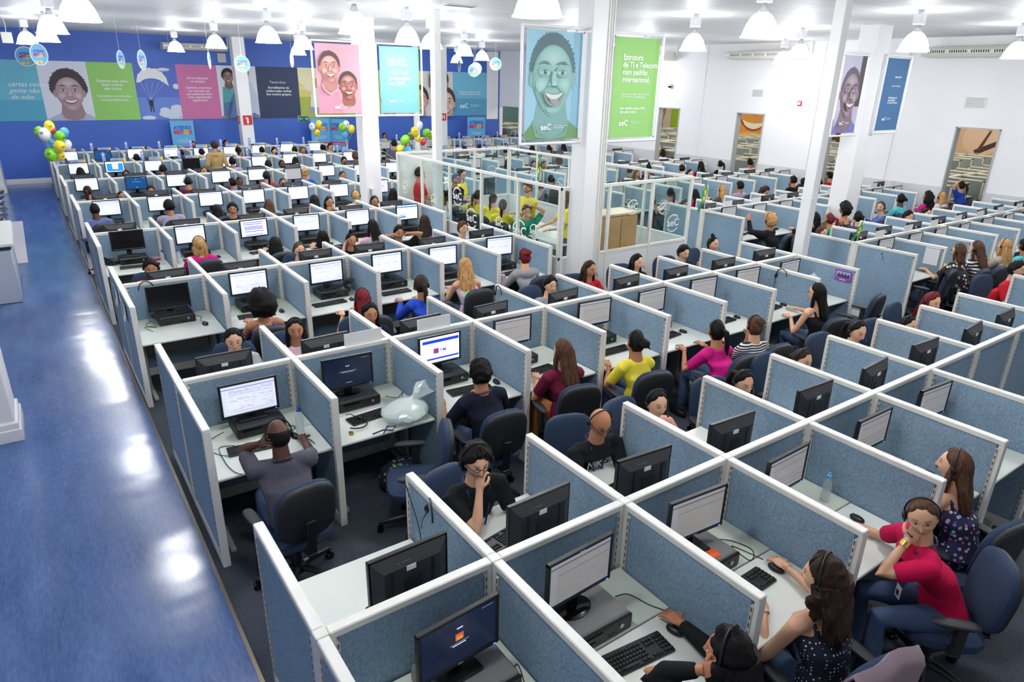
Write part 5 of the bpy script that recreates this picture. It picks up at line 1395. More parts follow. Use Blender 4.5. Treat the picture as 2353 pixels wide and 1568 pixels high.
    if d['key'] in ('z2','z3','z4'):
        text('print', 'GERAÇÃO\nDigital', .06, (-.13, d['tor'][4][1]-.128, d['sho']-.16), (math.pi/2+.12, 0, 0), M_trou, root, 'LEFT', 0, .006, .001)
    if d['key'] == 'x1': text('print', '25', .13, (-.07, d['tor'][4][1]-.128, d['sho']-.18), (math.pi/2+.1, 0, 0), M_paper, root, 'LEFT', 0, .006, .002)
# ------------------------------------------------------------------ glass meeting enclosure
def glass_screen(label, p0, p1, panes, zb=.98, zt=2.05, logos=(), mirror=False, solid=()):
    p0 = Vector(p0+(0,)); p1 = Vector(p1+(0,)); d = p1-p0; ln = d.length; rz = math.atan2(d.y, d.x)
    r = thing('glass_screen', label, 'glass screen', p0, rz, 'glass walls of the meeting enclosure')
    b = MB()
    for zz in (zb, zt): b.box((ln/2,0,zz), (ln,.05,.05), ch=.004)
    for i in range(panes+1): b.box((min(max(ln*i/panes,.025),ln-.025),0,(zt+.02)/2), (.05,.052,zt+.02), ch=.004)
    b.build('post_and_rail', M_white, r, False)
    b = MB()
    for i in range(panes): b.box((ln*(i+.5)/panes,0,zb/2), (ln/panes-.05,.035,zb-.04))
    b.build('lower_panel', mat('enclosure_panel', srgb(232,234,236), .4), r, False)
    for i in range(panes):
        b = MB(); b.box((ln*(i+.5)/panes,0,(zb+zt)/2), (ln/panes-.05,.006,zt-zb-.05)); g = b.build('whiteboard' if i in solid else 'glass_pane', M_paper if i in solid else M_glass, r, False)
    for (u, z, k) in logos:
        for sgn in ((1,) if not mirror else (-1,)):
            rot = Matrix.Rotation(math.pi/2, 3, 'X') if sgn > 0 else Matrix.Rotation(math.pi, 3, 'Z') @ Matrix.Rotation(math.pi/2, 3, 'X')
            text('logo', 'aeC', .18*k, (u, -.006*sgn, z), None, M_paper, r, 'CENTER', 0, .0005, .003*k, rotm=rot)
        b = MB()
        for a0, a1 in ((.25*math.pi,.95*math.pi),(1.2*math.pi,1.8*math.pi)):
            R0 = .155*k; n = 10; P = []
            for j in range(n+1):
                a = a0+(a1-a0)*j/n; P.append((u+R0*math.cos(a), -.005, z+.05*k+R0*math.sin(a)))
            for j in range(n+1):
                a = a1+(a0-a1)*j/n; P.append((u+R0*.86*math.cos(a), -.005, z+.05*k+R0*.86*math.sin(a)))
            for j in range(n): b.add([P[j],P[j+1],P[2*n-j],P[2*n+1-j]], [(0,1,2,3)])
        b.build('logo_arc', M_paper, r, False)
    return r
X0, X1, Y0, Y1 = 5.80, 8.70, 5.50, 11.05
glass_screen('left glass wall of the meeting enclosure, beside third row desks', (X0,Y1), (X0,Y0), 5, logos=((.35,1.35,.8),(1.6,1.25,.9),(2.5,1.45,1.1),(3.0,1.12,1.2),(3.9,1.2,.8),(4.5,1.15,1.3),(4.9,1.25,.8),(5.25,1.12,.6)))
glass_screen('front glass wall of the enclosure behind the big column', (X0,Y0), (X1,Y0), 3, logos=((.45,1.15,.9),(1.5,1.62,.8),(2.2,1.55,.6),(2.5,1.25,1.0)))
glass_screen('far glass wall of the meeting enclosure with a whiteboard', (X1,Y1), (X0,Y1), 3, logos=((.5,1.5,.9),(1.3,1.4,.7),(1.75,1.5,1.0)), solid=(2,))
glass_screen('right glass wall of the enclosure facing the right block', (X1,Y0), (X1,Y1), 5, logos=((.6,1.4,.9),(1.5,1.3,.8),(2.6,1.5,.9),(3.6,1.4,1.0),(4.6,1.35,.8)))
M_wood = mat('wood_light', srgb(206,158,108), .4, var=(2.2,.10))
r = thing('wood_cabinet', 'light wooden cabinet inside the glass enclosure, right of the big column', 'cabinet', (7.15,5.80,0))
b = MB(); b.box((0,0,.77), (.74,.42,1.5), ch=.004); b.build('carcass', M_wood, r, False); b = MB(); b.box((0,0,1.54), (.80,.47,.035), ch=.004); b.build('top', mat('wood_pale', srgb(226,196,160), .4), r, False)
for s in (-1,1):
    b = MB(); b.box((s*.185,-.218,.78), (.355,.016,1.38), ch=.003); dd = b.build('door', M_wood, r, False); b = MB(); b.tube([(s*.04,-.235,.74),(s*.04,-.235,.86)], .006, 6); b.build('handle', M_silver, dd)
r = thing('meeting_table', 'white meeting table in the glass enclosure strewn with papers', 'table', (7.55,8.2,0))
b = MB(); b.box((0,0,.735), (1.0,2.4,.03), ch=.006); b.build('tabletop', M_desk, r, False)
for sx in (-1,1):
    for sy in (-1,1): b = MB(); b.box((sx*.44,sy*1.1,.36), (.05,.05,.72)); b.build('leg', M_dleg, r, False)
for i, (x, y, a) in enumerate(((7.4,7.6,.2),(7.65,7.9,-.3),(7.5,8.4,.5),(7.35,8.8,.1))):
    b = MB(); b.box((0,0,.7525), (.21,.30,.003)); o = b.build('paper_sheet', M_paper, None, False); o.location = (x,y,0); o.rotation_euler = (0,0,a)
    tag(o, 'white paper sheet on the enclosure meeting table, %s from the front' % ORD[i], 'paper', 'loose papers on the meeting table')
r = thing('laptop', 'dark open laptop on the enclosure meeting table', 'laptop', (7.72,7.25,.75), 2.2)
b = MB(); b.box((0,0,.012), (.34,.24,.02), ch=.005); b.build('base', M_black, r, False); b = MB(); b.box((0,.13,.13), (.34,.012,.23), ch=.004, rx=-.2); b.build('lid', M_black2, r, False)
# ------------------------------------------------------------------ balloons
BC = {'g':srgb(128,206,44),'y':srgb(244,222,60),'w':srgb(236,236,240),'b':srgb(88,176,226),'r':srgb(214,58,60)}
BN = {'g':'green','y':'yellow','w':'white','b':'blue','r':'red'}
def bmesh_(c):
    b = MB(); b.ell((0,0,0), (.118,.118,.145), 20, 14); b.tube([(0,0,-.14),(0,0,-.155),(0,0,-.165)], [.010,.006,.013], 8); b.box((0,-.118,.02), (.075,.004,.012), 1); b.box((0,-.117,-.005), (.055,.004,.010), 1)
    return b.mesh('balloon', [mat('balloon_'+BN[c], BC[c], .22, spec=.6), M_black2], True)
BMS = {}
def balloons(anchor, lst, where_):
    cnt = {}
    for (c, dx, dy, z, s) in lst:
        if c not in BMS: BMS[c] = bmesh_(c)
        cnt[c] = cnt.get(c, 0)+1; o = inst('balloon', BMS[c], None, (anchor[0]+dx, anchor[1]+dy, z)); o.scale = (s,s,s); o.rotation_euler = (dx*1.5, dy, dx*4)
        same = [q for q in lst if q[0] == c]
        adj = ''
        if len(same) > 1:
            rk = sorted(same, key=lambda q: -q[3]).index((c,dx,dy,z,s)); adj = ('upper ','lower ')[rk] if len(same) == 2 else ('topmost ','middle ','lowest ')[min(rk,2)]
        tag(o, adj+BN[c]+' balloon '+where_, 'balloon', 'party balloons')
    b = MB()
    for (c, dx, dy, z, s) in lst: b.tube([(anchor[0], anchor[1], H), (anchor[0]+dx*.4, anchor[1]+dy*.4, (H+z)/2), (anchor[0]+dx, anchor[1]+dy, z-.16*s)], .004, 4)
    tag(b.build('balloon_ribbons', M_paper, None), 'white ribbons tying the balloons '+where_, 'ribbon', kind='stuff')
AX = (-.02, 6*D-L+.1)
balloons(AX, [('y',.02,.0,2.22,1.0),('g',-.22,.05,2.10,.9),('b',.30,.02,2.06,.95),('w',-.12,-.06,2.04,1.15),('g',.19,-.10,1.98,1.0),('w',.30,.05,1.76,1.0),('b',-.02,.08,1.80,.8),('y',.14,-.12,1.75,1.1),('g',-.08,-.06,1.55,1.15),('y',.12,.02,1.50,.85),('r',.08,-.03,2.12,.55)], 'at the blue aisle end')
balloons((8.35,7*D+.3), [('w',-.12,0,1.78,1.0),('y',.12,-.05,1.86,1.05),('y',.04,-.03,1.56,.95)], 'before the second roll-up banner')
balloons((9*W-.04,6*D+L), [('w',.02,.02,2.0,.95),('g',-.14,0,1.92,1.0),('y',.16,-.06,1.85,1.05),('b',-.06,-.03,1.67,.9)], 'left of the extinguisher pole')
balloons((8.45,5*D+.3), [('g',.30,0,1.80,1.1),('b',.42,.1,1.48,1.0),('y',.12,0,1.55,.9),('g',-.75,.4,1.72,.85)], 'by the middle column')
balloons((9.96,18.22), [('y',-.04,0,1.90,1.1),('w',.16,.05,2.08,1.0),('g',.36,.0,1.86,.9),('y',.08,.04,1.68,.85),('r',.24,-.05,1.58,.8)], 'beside the slim pole')
balloons((11.1,6*D), [('g',.0,0,1.72,1.05),('y',.22,.05,1.68,1.0),('y',-.18,.05,1.46,.95)], 'left of the hydrant column')
# ------------------------------------------------------------------ hanging discs
def disc_mesh():
    b = MB(); ms = [flat(srgb(236,240,246)), flat(srgb(112,184,226)), flat(srgb(214,46,112)), flat(srgb(72,96,190)), flat(srgb(250,206,80)), M_black2]
    R0 = .20; n = 32
    b.rings([[(q*math.cos(2*math.pi*k/n), y, q*math.sin(2*math.pi*k/n)) for k in range(n)] for q, y in ((R0,.004),(R0,-.004))], 0)
    for s in (-1,1):
        f = lambda q, y, m: b.add([(q*math.cos(-s*2*math.pi*k/n), s*y, q*math.sin(-s*2*math.pi*k/n)) for k in range(n)], [tuple(range(n))], m)
        f(R0*.92, .0052, 1)
        for x in (-.13,.02): b.box((x*.55,s*.006,-.135), (.06,.002,.05), 4)
        b.box((0,s*.0065,-.03), (.16,.002,.008), 0); b.box((0,s*.0065,-.05), (.12,.002,.006), 0)
    return b.mesh('disc', ms, False)
DM = disc_mesh()
def mitos(parent, x, y, z, k, face=1):
    rot = Matrix.Rotation(math.pi/2, 3, 'X') if face > 0 else Matrix.Rotation(math.pi, 3, 'Z') @ Matrix.Rotation(math.pi/2, 3, 'X')
    f = 1 if face > 0 else -1
    text('lettering', 'ATENDI', .085*k, (x, y*f, z), None, flat(srgb(70,92,190)), parent, 'CENTER', 0, .0006, .003*k, rotm=rot)
    text('lettering', 'MIT', .10*k, (x-f*.075*k, y*f, z-.085*k), None, flat(srgb(212,36,92)), parent, 'CENTER', 0, .0006, .004*k, rotm=rot)
    text('lettering', 'S', .10*k, (x+f*.13*k, y*f, z-.085*k), None, flat(srgb(212,36,92)), parent, 'CENTER', 0, .0006, .004*k, rotm=rot)
    b = MB(); n = 18; b.add([(x+f*.062*k+.042*k*math.cos(2*math.pi*q/n), y*f-.001*f, z-.05*k+.042*k*math.sin(2*math.pi*q/n)) for q in (range(n) if f > 0 else range(n-1,-1,-1))], [tuple(range(n))], 0)
    for s in (-1,1): b.box((x+f*.062*k+s*.016*k, y*f-.002*f, z-.042*k), (.024*k,.001,.014*k), 1)
    b.box((x+f*.062*k, y*f-.002*f, z-.068*k), (.03*k,.001,.008*k), 1); b.build('smiling_emblem', [flat(srgb(248,196,60)), M_black2], parent, False)
DL = [(-.22,16.6,3.80,-.2,'leftmost'),(-.05,14.6,3.82,.7,'shiny'),(1.64,17,3.80,1.05,'third'),(1.8,15,3.78,1.0,'fourth'),(3.61,17,3.84,1.2,'fifth'),(4.4,17,3.78,.1,'sixth'),(6.55,19.6,3.95,1.0,'seventh'),(11.74,20,3.92,1.35,'narrow edge-on'),(12.68,20,3.95,1.3,'second edge-on'),(12.05,18,3.80,-.3,'lower right'),(12.5,18.6,3.86,-.5,'half-hidden right'),(12.91,18,4.02,-.35,'rightmost')]
for (x, y, z, a, nm) in DL:
    r = thing('hanging_disc', '%s light blue printed disc hanging on a thread below the ceiling' % nm, 'sign', (x,y,z), a, 'promotional discs hanging from the ceiling')
    inst('disc', DM, r); mitos(r, 0, -.0075, .035, .8, 1); mitos(r, 0, -.0075, .035, .8, -1); b = MB(); b.tube([(0,0,.2),(0,0,ZC-z)], .002, 4); b.build('thread', M_white, r)
# ------------------------------------------------------------------ roll-up banners at the back
def rollup(x, y, rz, wd, label, z0=.35, z1=2.0):
    r = thing('promotional_banner', label, 'banner', (x,y,0), rz); hd = z1-z0
    sh = [rc(0,0,1,1,srgb(94,178,226)), rc(0,.40,1,.46,srgb(214,30,104)), el(.55,.12,.28,.10,srgb(250,214,60)), ([(.72,.02),(.9,.02),(.82,.22),(.66,.2)],srgb(190,30,80)), el(.2,.33,.06,.03,srgb(236,220,120)), rc(.32,.31,.55,.35,srgb(232,200,70)), rc(.66,.31,.9,.35,srgb(226,236,250)), rc(.25,.60,.75,.61,srgb(200,226,246)), rc(.2,.57,.8,.58,srgb(200,226,246)), rc(.3,.54,.7,.55,srgb(200,226,246))]
    art('printed_sheet', wd, hd, sh, r, (0,0,(z0+z1)/2)); sub(r, 'www.atendimitos.com.br', .055, 0, z0+hd*.415, WHT, -.014, 'CENTER', .001)
    mitos(r, 0, -.014, z1-.30, 1.9*wd/.75)
    b = MB(); b.tube([(-wd/2-.02,0,z1),(wd/2+.02,0,z1)], .014, 8); b.tube([(0,.05,.02),(0,.02,z1+.14)], .012, 8); b.tube([(-wd/2,0,z1),(0,.02,z1+.14),(wd/2,0,z1)], .003, 4)
    b.box((0,.05,.02), (wd*.8,.25,.04)); b.tube([(-wd/2,0,z0),(wd/2,0,z0)], .014, 8); b.build('stand', M_silver, r)
rollup(4.13,24.75,0,.76,'light blue promotional banner on the back wall, left of the far column',.3,1.96)
rollup(9.12,24.7,0,.76,'light blue promotional banner behind white and yellow balloons',.3,1.97)
rollup(9.78,24.5,-.85,.76,'angled light blue promotional banner right of the balloon banner',.3,1.97)
rollup(16.3,24.6,-.2,.86,'light blue promotional banner at the right end of the blue wall',.3,1.95)
# ------------------------------------------------------------------ flags
def flag(loc, tilt, rz, label, kz=1.0):
    r = thing('brazilian_flag', label, 'flag', loc, rz); r.rotation_euler = (tilt[0],tilt[1],rz)
    b = MB(); b.tube([(0,0,0),(0,0,.62*kz)], .006, 6); b.ell((0,0,.62*kz), (.010,.010,.012), 8, 6); b.build('pole', M_white, r)
    n = 10; b = MB(); P = []
    for i in range(n+1):
        u = i/n; P.append([(-.34*u*(.55+.45*v), .05*math.sin(5*u+1)*u+.02*math.sin(9*v), (.60-.46*v-.20*u*(1-.2*v))*kz) for v in [j/8 for j in range(9)]])
    for i in range(n):
        for j in range(8):
            uu, vv = (i+.5)/n-.5, (j+.5)/8-.5; m = 1 if abs(uu)/.42+abs(vv)/.42 < 1 else 0; m = 2 if uu*uu+vv*vv < .022 else m
            b.add([P[i][j],P[i+1][j],P[i+1][j+1],P[i][j+1]], [(0,1,2,3)], m)
    b.build('cloth', [flat(srgb(20,140,72)), flat(srgb(244,214,40)), flat(srgb(30,60,140))], r, True); return r
flag((10.33,2*D,H+.001),(0,.03,0),.3,'green and yellow flag standing on third row end, right block')
FG = flag((10.22,D,H+.001),(.0,.22,0),-.2,'furled green and yellow flag leaning on second row end, right block',.62); FG.scale = (.42,1,1)
flag((8.72,9.9,H+.3),(0,0,0),.8,'green and yellow flag on the right side of the glass enclosure')
# ------------------------------------------------------------------ loose items
def bottle(x, y, z, cap, body, label, h=.22, ra=.034):
    r = thing('water_bottle', label, 'bottle', (x,y,z)); b = MB()
    b.lathe([(.001,0),(ra,.002),(ra*1.02,h*.12),(ra*.95,h*.3),(ra*1.02,h*.45),(ra*.97,h*.62),(ra*.85,h*.76),(ra*.42,h*.88),(ra*.40,h*.92)], n=18); b.build('body', body, r)
    b = MB(); b.lathe([(ra*.50,h*.89),(ra*.52,h*.98),(ra*.3,h*1.0),(ra*.28,h*1.06),(.001,h*1.07)], n=16, cap=True); b.build('cap', cap, r)
M_pet = film('bottle_clear', srgb(220,230,238), .32); M_bcap = mat('cap_blue', srgb(30,70,180), .35); M_rcap = mat('cap_red', srgb(206,36,40), .35); M_lcap = mat('cap_light_blue', srgb(90,176,226), .35)
M_purp = mat('bottle_purple', srgb(110,60,150), .3); M_pink = mat('bottle_pink', srgb(226,96,150), .3)
dz_ = .7435
for (x, y, c, bd, lb) in ((.79,2.72,M_bcap,M_pet,'clear sports bottle with blue cap beside the balding person, second row'),(2.66,.55,M_bcap,M_pet,'clear bottle with blue cap beside bald person in black'),(3.62,-.34,M_lcap,M_pet,'ribbed clear water bottle with light blue cap, front row fourth desk'),(.80,9.14,M_bcap,M_pet,'clear bottle with dark blue cap beside red book'),(1.02,9.10,M_bcap,M_pet,'clear bottle on desk of magenta-topped person, fourth row'),(1.06,6.20,M_rcap,M_pet,'clear bottle with red cap beside the round afro, third row'),(.80,15.9,M_purp,M_purp,'purple bottle on first desk of sixth row'),(3.12,15.75,M_pet,M_pet,'small clear bottle beside maroon shirt, sixth row'),(3.7,15.8,M_pink,M_pink,'pink bottle on fourth desk of sixth row'),(2.80,12.7,M_bcap,M_pet,'clear bottle beside floral-topped person, fifth row'),(8.30,2.78,M_bcap,M_pet,'clear bottle beside white shopping bag, second row'),(8.36,2.70,M_rcap,mat('bottle_red_drink', srgb(206,40,50), .3),'red drink bottle beside white shopping bag, second row'),(12.35,2.85,M_pink,M_pink,'pink bottle on desk of right block, second row'),(1.78,-.55+.3,M_lcap,M_pet,'small clear bottle at the back of front row second desk')):
    if 'small clear bottle at' in lb: continue
    bottle(x, y, dz_ if y > D*round(y/D)-.46 else .7405, c, bd, lb)
M_film = film('bag_film', srgb(226,240,234), .72)
def bag(loc, label, sc_, col=None, tall=1.0, seed=3):
    r = thing('plastic_bag', label, 'bag', loc); b = MB(); rs = []; n = 28
    for i in range(15):
        t = i/14; q = (.02+.13*math.sin(math.pi*min(1,t*1.15+.08))**.7)*(1 if t < .75 else 1-(t-.75)*2.6); q = max(q,.012)
        rs.append([Vector((q*math.cos(a)*(1+.22*noise.noise(Vector((math.cos(a)*2,math.sin(a)*2,t*3+seed))))*1.15+.10*t*t, q*math.sin(a)*(1+.25*noise.noise(Vector((math.cos(a)*3,math.sin(a)*3,t*4+seed)))), .19*t*tall+.012*noise.noise(Vector((a,t*6,seed)))+.002))*sc_ for a in [2*math.pi*k/n for k in range(n)]])
    b.rings(rs); M_b = col or M_film; b.build('pouch', M_b, r)
    b = MB(); rs = []
    for i in range(8):
        t = i/7; q = .026+.060*t**1.2; rs.append([Vector((.09+.09*t+q*math.cos(a)*(1+.3*math.sin(3*a+2*t))*.8, q*math.sin(a)*(1+.25*math.sin(4*a)), .150*tall+.075*t+.02*t*math.sin(2*a)))*sc_ for a in [2*math.pi*k/20 for k in range(20)]])
    b.rings(rs, cap=False)
    b.build('handle', M_b, r)
bag((1.62,2.44,.7405), 'translucent white plastic bag on the empty second desk, second row', 1.25)
bag((8.46,2.90,.7435), 'white printed shopping bag standing on the last desk, second row', 1.0, tall=1.5, seed=8)
bag((2.50,6.22,.7435), 'crumpled black bag beside monitor, third row third desk', .95, M_black, .8, 5)
# laid-down headset, lanyard, padlock and mouse on the empty desk
def headset_obj(loc, rot, label, hung=False):
    r = thing('headset', label, 'headset', loc); r.rotation_euler = rot
    b = MB(); b.tube([(.085*math.cos(t),0,.10*math.sin(t)) for t in [math.pi*k/12 for k in range(13)]], .006, 6); b.build('band', M_hs, r)
    b = MB(); b.ell((.085,0,-.015), (.018,.032,.034), 12, 8); b.build('earpiece', M_hs, r)
    b = MB(); b.tube([(.085,.01,-.03),(.05,.05,-.08),(.01,.06,-.10)], .004, 6); b.build('microphone', M_hs, r)
    if hung: b = MB(); b.tube([(.085,0,-.04),(.09,.004,-.15),(.08,.0,-.25),(.095,.0,-.36)], .0035, 6); b.build('cable', M_hs, r)
headset_obj((.95-.045,.62,H-.085),(0,0,1.2),'black headset hung over the divider beside the empty front desk',True)
headset_obj((.22,2*D-.045,H-.085),(0,0,.1),'black headset hung on spine above the first desk, third row',True)
headset_obj((4*W-.045,D+.88,H-.085),(0,0,1.4),'black headset hung on divider beside person in light grey, second row',True)
headset_obj((10.2+.0,D-.55,H-.085),(0,0,1.5),'black headset hung on the end divider of second row, right block',True)
headset_obj((8*W-.045,D-.45,H-.085),(0,0,1.5),'black headset hung on divider behind the long-haired person, second row',True)
headset_obj((1.22,2.56,.765),(math.pi/2,0,.6),'black headset lying on the empty second desk, second row')
b = MB(); b.tube([(1.28,2.34,.748),(1.38,2.36,.748),(1.45,2.31,.748),(1.50,2.36,.748),(1.44,2.40,.748),(1.36,2.30,.748)], .006, 6); o = b.build('lanyard', M_lany, None); tag(o, 'dark lanyard coiled on the empty second desk, second row', 'lanyard')
r = thing('padlock', 'small brass padlock on the empty second desk, second row', 'padlock', (1.13,2.44,.7405)); b = MB(); b.box((0,0,.012), (.035,.03,.022), ch=.004); b.build('body', mat('brass', srgb(180,140,60), .3, metal=.9), r, False); b = MB(); b.tube([(-.012,.015,.012),(-.012,.035,.012),(.012,.035,.012),(.012,.015,.012)], .003, 6); b.build('shackle', M_silver, r)
# cables on the near desks
def cable(pts, label):
    q = []; P = [Vector(p) for p in pts]
    for i in range(len(P)-1):
        p0, p1, p2, p3 = P[max(i-1,0)], P[i], P[i+1], P[min(i+2,len(P)-1)]
        for j in range(6):
            t = j/6; q.append(.5*((2*p1)+(p2-p0)*t+(2*p0-5*p1+4*p2-p3)*t*t+(3*p1-p0-3*p2+p3)*t**3))
    q.append(P[-1]); b = MB(); b.tube(q, .003, 5); tag(b.build('cable', M_cable, None), label, 'cable', 'black cables on the desks')
z = .747
cable([(.25,3.05,z),(.12,2.95,z),(.10,2.75,z),(.2,2.62,z),(.30,2.72,z),(.16,2.80,z),(.14,2.55,z),(.16,2.38,z),(.2,2.3,z)], 'looping black cable left of computer, second row first desk')
cable([(.70,2.9,z),(.78,2.82,z),(.70,2.70,z),(.80,2.55,z),(.82,2.45,z)], 'black mouse cable near blue-capped bottle, second row')
cable([(1.68,2.95,z),(1.78,2.85,z),(1.86,2.95,z),(1.72,2.80,z),(1.66,2.66,z)], 'black cable beside computer, second row second desk')
cable([(1.66,-.22,z),(1.74,-.25,z),(1.78,-.38,z),(1.82,-.46,z),(1.83,-.52,z)], 'black mouse cable beside computer, front row second desk')
cable([(2.56,-.18,z),(2.66,-.26,z),(2.70,-.40,z),(2.60,-.46,z),(2.62,-.30,z),(2.68,-.5,z)], 'looped black cable beside computer, front row third desk')
cable([(.72,-.12,z),(.84,-.2,z),(.82,-.34,z),(.9,-.3,z),(.86,-.42,z)], 'curled black cable beside computer, front row first desk')
cable([(.2,2*D-.15,z),(.12,2*D-.3,z),(.22,2*D-.42,z),(.10,2*D-.36,z),(.16,2*D-.55,z)], 'tangled black cable left of computer, third row first desk')
cable([(.66,2*D-.2,z),(.74,2*D-.3,z),(.70,2*D-.42,z),(.76,2*D-.55,z)], 'black mouse cable, third row first desk')
cable([(.88,.92,H+.004),(.905,.8,.95),(.90,.7,.75),(.90,.5,.747),(.88,.3,.747)], 'black cable hanging beside the empty front desk')
r = thing('snack_packet', 'small orange snack packet on computer, front row third desk', 'packet', (2.32,-.36,.8425)); b = MB(); b.rings([[(x, y, zz) for x, y, zz in ((-.055,-w_,0),(.055,-w_,0),(.055,-w_,t),(-.055,-w_,t))] for w_, t in ((-.04,.003),(-.02,.018),(.02,.018),(.04,.003))]); b.build('wrapper', mat('packet_orange', srgb(232,96,40), .25, bump=(30,.6)), r)
# telephone, book, pictures and papers
r = thing('desk_telephone', 'black desk telephone on first desk, fourth row', 'telephone', (.13,9.52,.7435), .5)
b = MB(); b.rings([[(x,-.10,.001),(x,.10,.001),(x,.10,.07),(x,-.10,.03)] for x in (-.09,.09)]); b.build('body', M_black, r, False)
b = MB(); b.tube([(-.06,-.09,.06),(-.06,-.03,.085),(-.06,.05,.10),(-.06,.10,.10)], [.022,.014,.014,.022], 8); b.build('handset', M_gloss, r)
b = MB()
for i in range(3):
    for j in range(4): b.box((.0+.03*i,-.06+.03*j,.055+.012*j), (.018,.016,.012))
b.build('keypad', M_grey, r, False)
def fbox(name, label, cat, loc, dim, m, rz=0, part='cover'):
    r = thing(name, label, cat, loc, rz); b = MB(); b.box((0,0,dim[2]/2), dim, ch=min(dim)*.2); b.build(part, m, r, False); return r
r = fbox('book', 'red covered book beside computer, fourth row first desk', 'book', (.74,9.50,.7435), (.22,.17,.025), mat('book_red', srgb(196,40,64), .5), .3)
b = MB(); b.box((.02,0,.027), (.10,.08,.003)); b.build('cover_print', flat(srgb(110,190,210)), r, False)
fbox('book', 'teal book beneath the red book edge, fourth row', 'book', (.62,9.42,.7435), (.14,.10,.02), mat('book_teal', srgb(40,130,140), .5), .1)
r = thing('wall_picture', 'purple group photo card pinned inside the last divider, second row', 'picture', (9*W-.034, D-.80, 1.06), -RW)
art('print', .24, .15, [rc(0,0,1,1,srgb(140,70,180)), rc(.08,.3,.92,.88,srgb(196,180,226)), rc(.12,.32,.9,.6,srgb(60,66,90)), el(.25,.66,.06,.09,srgb(90,70,80)), el(.45,.68,.06,.09,srgb(80,60,60)), el(.65,.66,.06,.09,srgb(90,70,60)), el(.83,.66,.05,.08,srgb(80,60,70)), rc(.3,.1,.7,.2,srgb(240,180,220))], r, (0,0,0))
r = thing('pinned_paper', 'white printed table sheet pinned high on divider, right block second row', 'paper', (10.74*W+W-.034, D-.80, 1.02), -RW)
art('print', .22, .28, [rc(0,0,1,1,(.86,.87,.9)), rc(.05,.93,.95,.95,srgb(60,60,80))]+[rc(.08,.1+.1*i,.92,.11+.1*i,srgb(180,184,196)) for i in range(8)], r, (0,0,0))
for i, (y, zz, a) in enumerate(((6.75,1.02,.08),(6.05,1.03,-.06))):
    r = thing('pinned_paper', '%s white paper hanging on the aisle side of the third row' % ('first' if i else 'second'), 'paper', (-.045-.03,y,zz), -RW); r.rotation_euler = (0,a,-RW)
    b = MB(); b.rings([[(x,-.002-.02*abs(t)**2,.13*t) for t in (-1,-.5,0,.5,1)]+[(x,-.004-.02*abs(t)**2,.13*t) for t in (1,.5,0,-.5,-1)] for x in (-.09,.09)]); b.build('sheet', M_paper, r)
# empty chairs, coats, bags on the floor
chair(1.44,1.90,1.15,'empty blue swivel chair turned sideways behind the front row, second row')
chair(8.33,2.10,.15,'empty blue swivel chair at the last desk of the second row')
chair(10.66,2.20,.1,'swivel chair draped with a dark jacket, second row right block')
def coat(loc, rz, col, label, ln=.5):
    r = thing('jacket', label, 'jacket', loc, rz); b = MB(); rs = []
    for i in range(13):
        t = i/12; yy = -.30+(.10 if t < .5 else 0); a = math.pi*(t-.0); z = .995-abs(t-.42)*2*ln*.75 if t > .42 else .995-(.42-t)*.7; y = -.24-.045*(1 if t > .42 else -1)*min(1,abs(t-.42)*8)
        rs.append([Vector((x*(.215+.02*math.sin(t*5)), y+.010*math.sin(x*5), z-.03*x*x)) for x in [-1+2*k/10 for k in range(11)]])
    b.add([v for q in rs for v in q], [(i*11+k, i*11+k+1, (i+1)*11+k+1, (i+1)*11+k) for i in range(12) for k in range(10)])
    o = b.build('cloth', col, r); m_ = o.modifiers.new('thick','SOLIDIFY'); m_.thickness = .014; return r
coat((10.66,2.20,0),.1,mat('cloth_dark_navy', srgb(30,32,48), .9),'dark navy jacket hung over an empty chair, right block second row')
coat((2.30,-1.22,0),-.12,mat('cloth_mauve', srgb(150,130,140), .9),'mauve cardigan hung over the chair of the dotted-top person',.25)
r = thing('backpack', 'patterned navy backpack lying under the empty second desk, second row', 'bag', (1.62,2.55,.0), .4)
b = MB(); b.ell((0,0,.13), (.22,.15,.13), 18, 12, 0, .7); b.build('body', pattern('backpack_weave', srgb(30,40,58), srgb(120,150,166), 'flower', 20.0), r); b = MB(); b.tube([(-.12,-.12,.2),(0,-.15,.26),(.12,-.12,.2)], .012, 8); b.build('strap', M_black, r)
b = MB()
# left side: counter, mat, steel stools
r = thing('counter_cabinet', 'pale grey plank-clad counter with white top at the left edge', 'cabinet', (-1.62,11.75,0))
b = MB()
for i in range(6): b.box((.02,-.86+.344*i,.44), (.92,.338,.86), ch=.006)
b.build('clad_body', mat('cabinet_grey', srgb(188,198,208), .45), r, False); b = MB(); b.box((.0,0,.955), (1.06,2.16,.05), ch=.008); b.build('worktop', M_desk, r, False)
b = MB(); b.box((.0,0,.90), (1.0,2.1,.05), ch=.01); b.build('edge_band', M_black2, r, False)
r = thing('floor_mat', 'white framed floor mat on the blue vinyl at left', 'mat', (-1.55,15.9,.006))
b = MB(); b.box((0,0,.006), (1.1,4.7,.012)); b.build('border', mat('mat_grey', srgb(206,202,210), .5), r, False); b = MB(); b.box((-.08,0,.013), (.85,4.4,.004)); b.build('inlay', M_paper, r, False)
for i in range(5):
    r = thing('steel_stool', 'round steel stool, %s in the line at the left edge' % ('nearest','second','third','fourth','farthest')[i], 'stool', (-1.45,16.7+.93*i,0), 0, 'row of steel stools'); b = MB(); b.lathe([(.15,0),(.16,.02),(.10,.08),(.09,.38),(.17,.44),(.18,.47),(.17,.50),(.001,.505)], n=24, cap=True); b.build('body', M_silver, r)
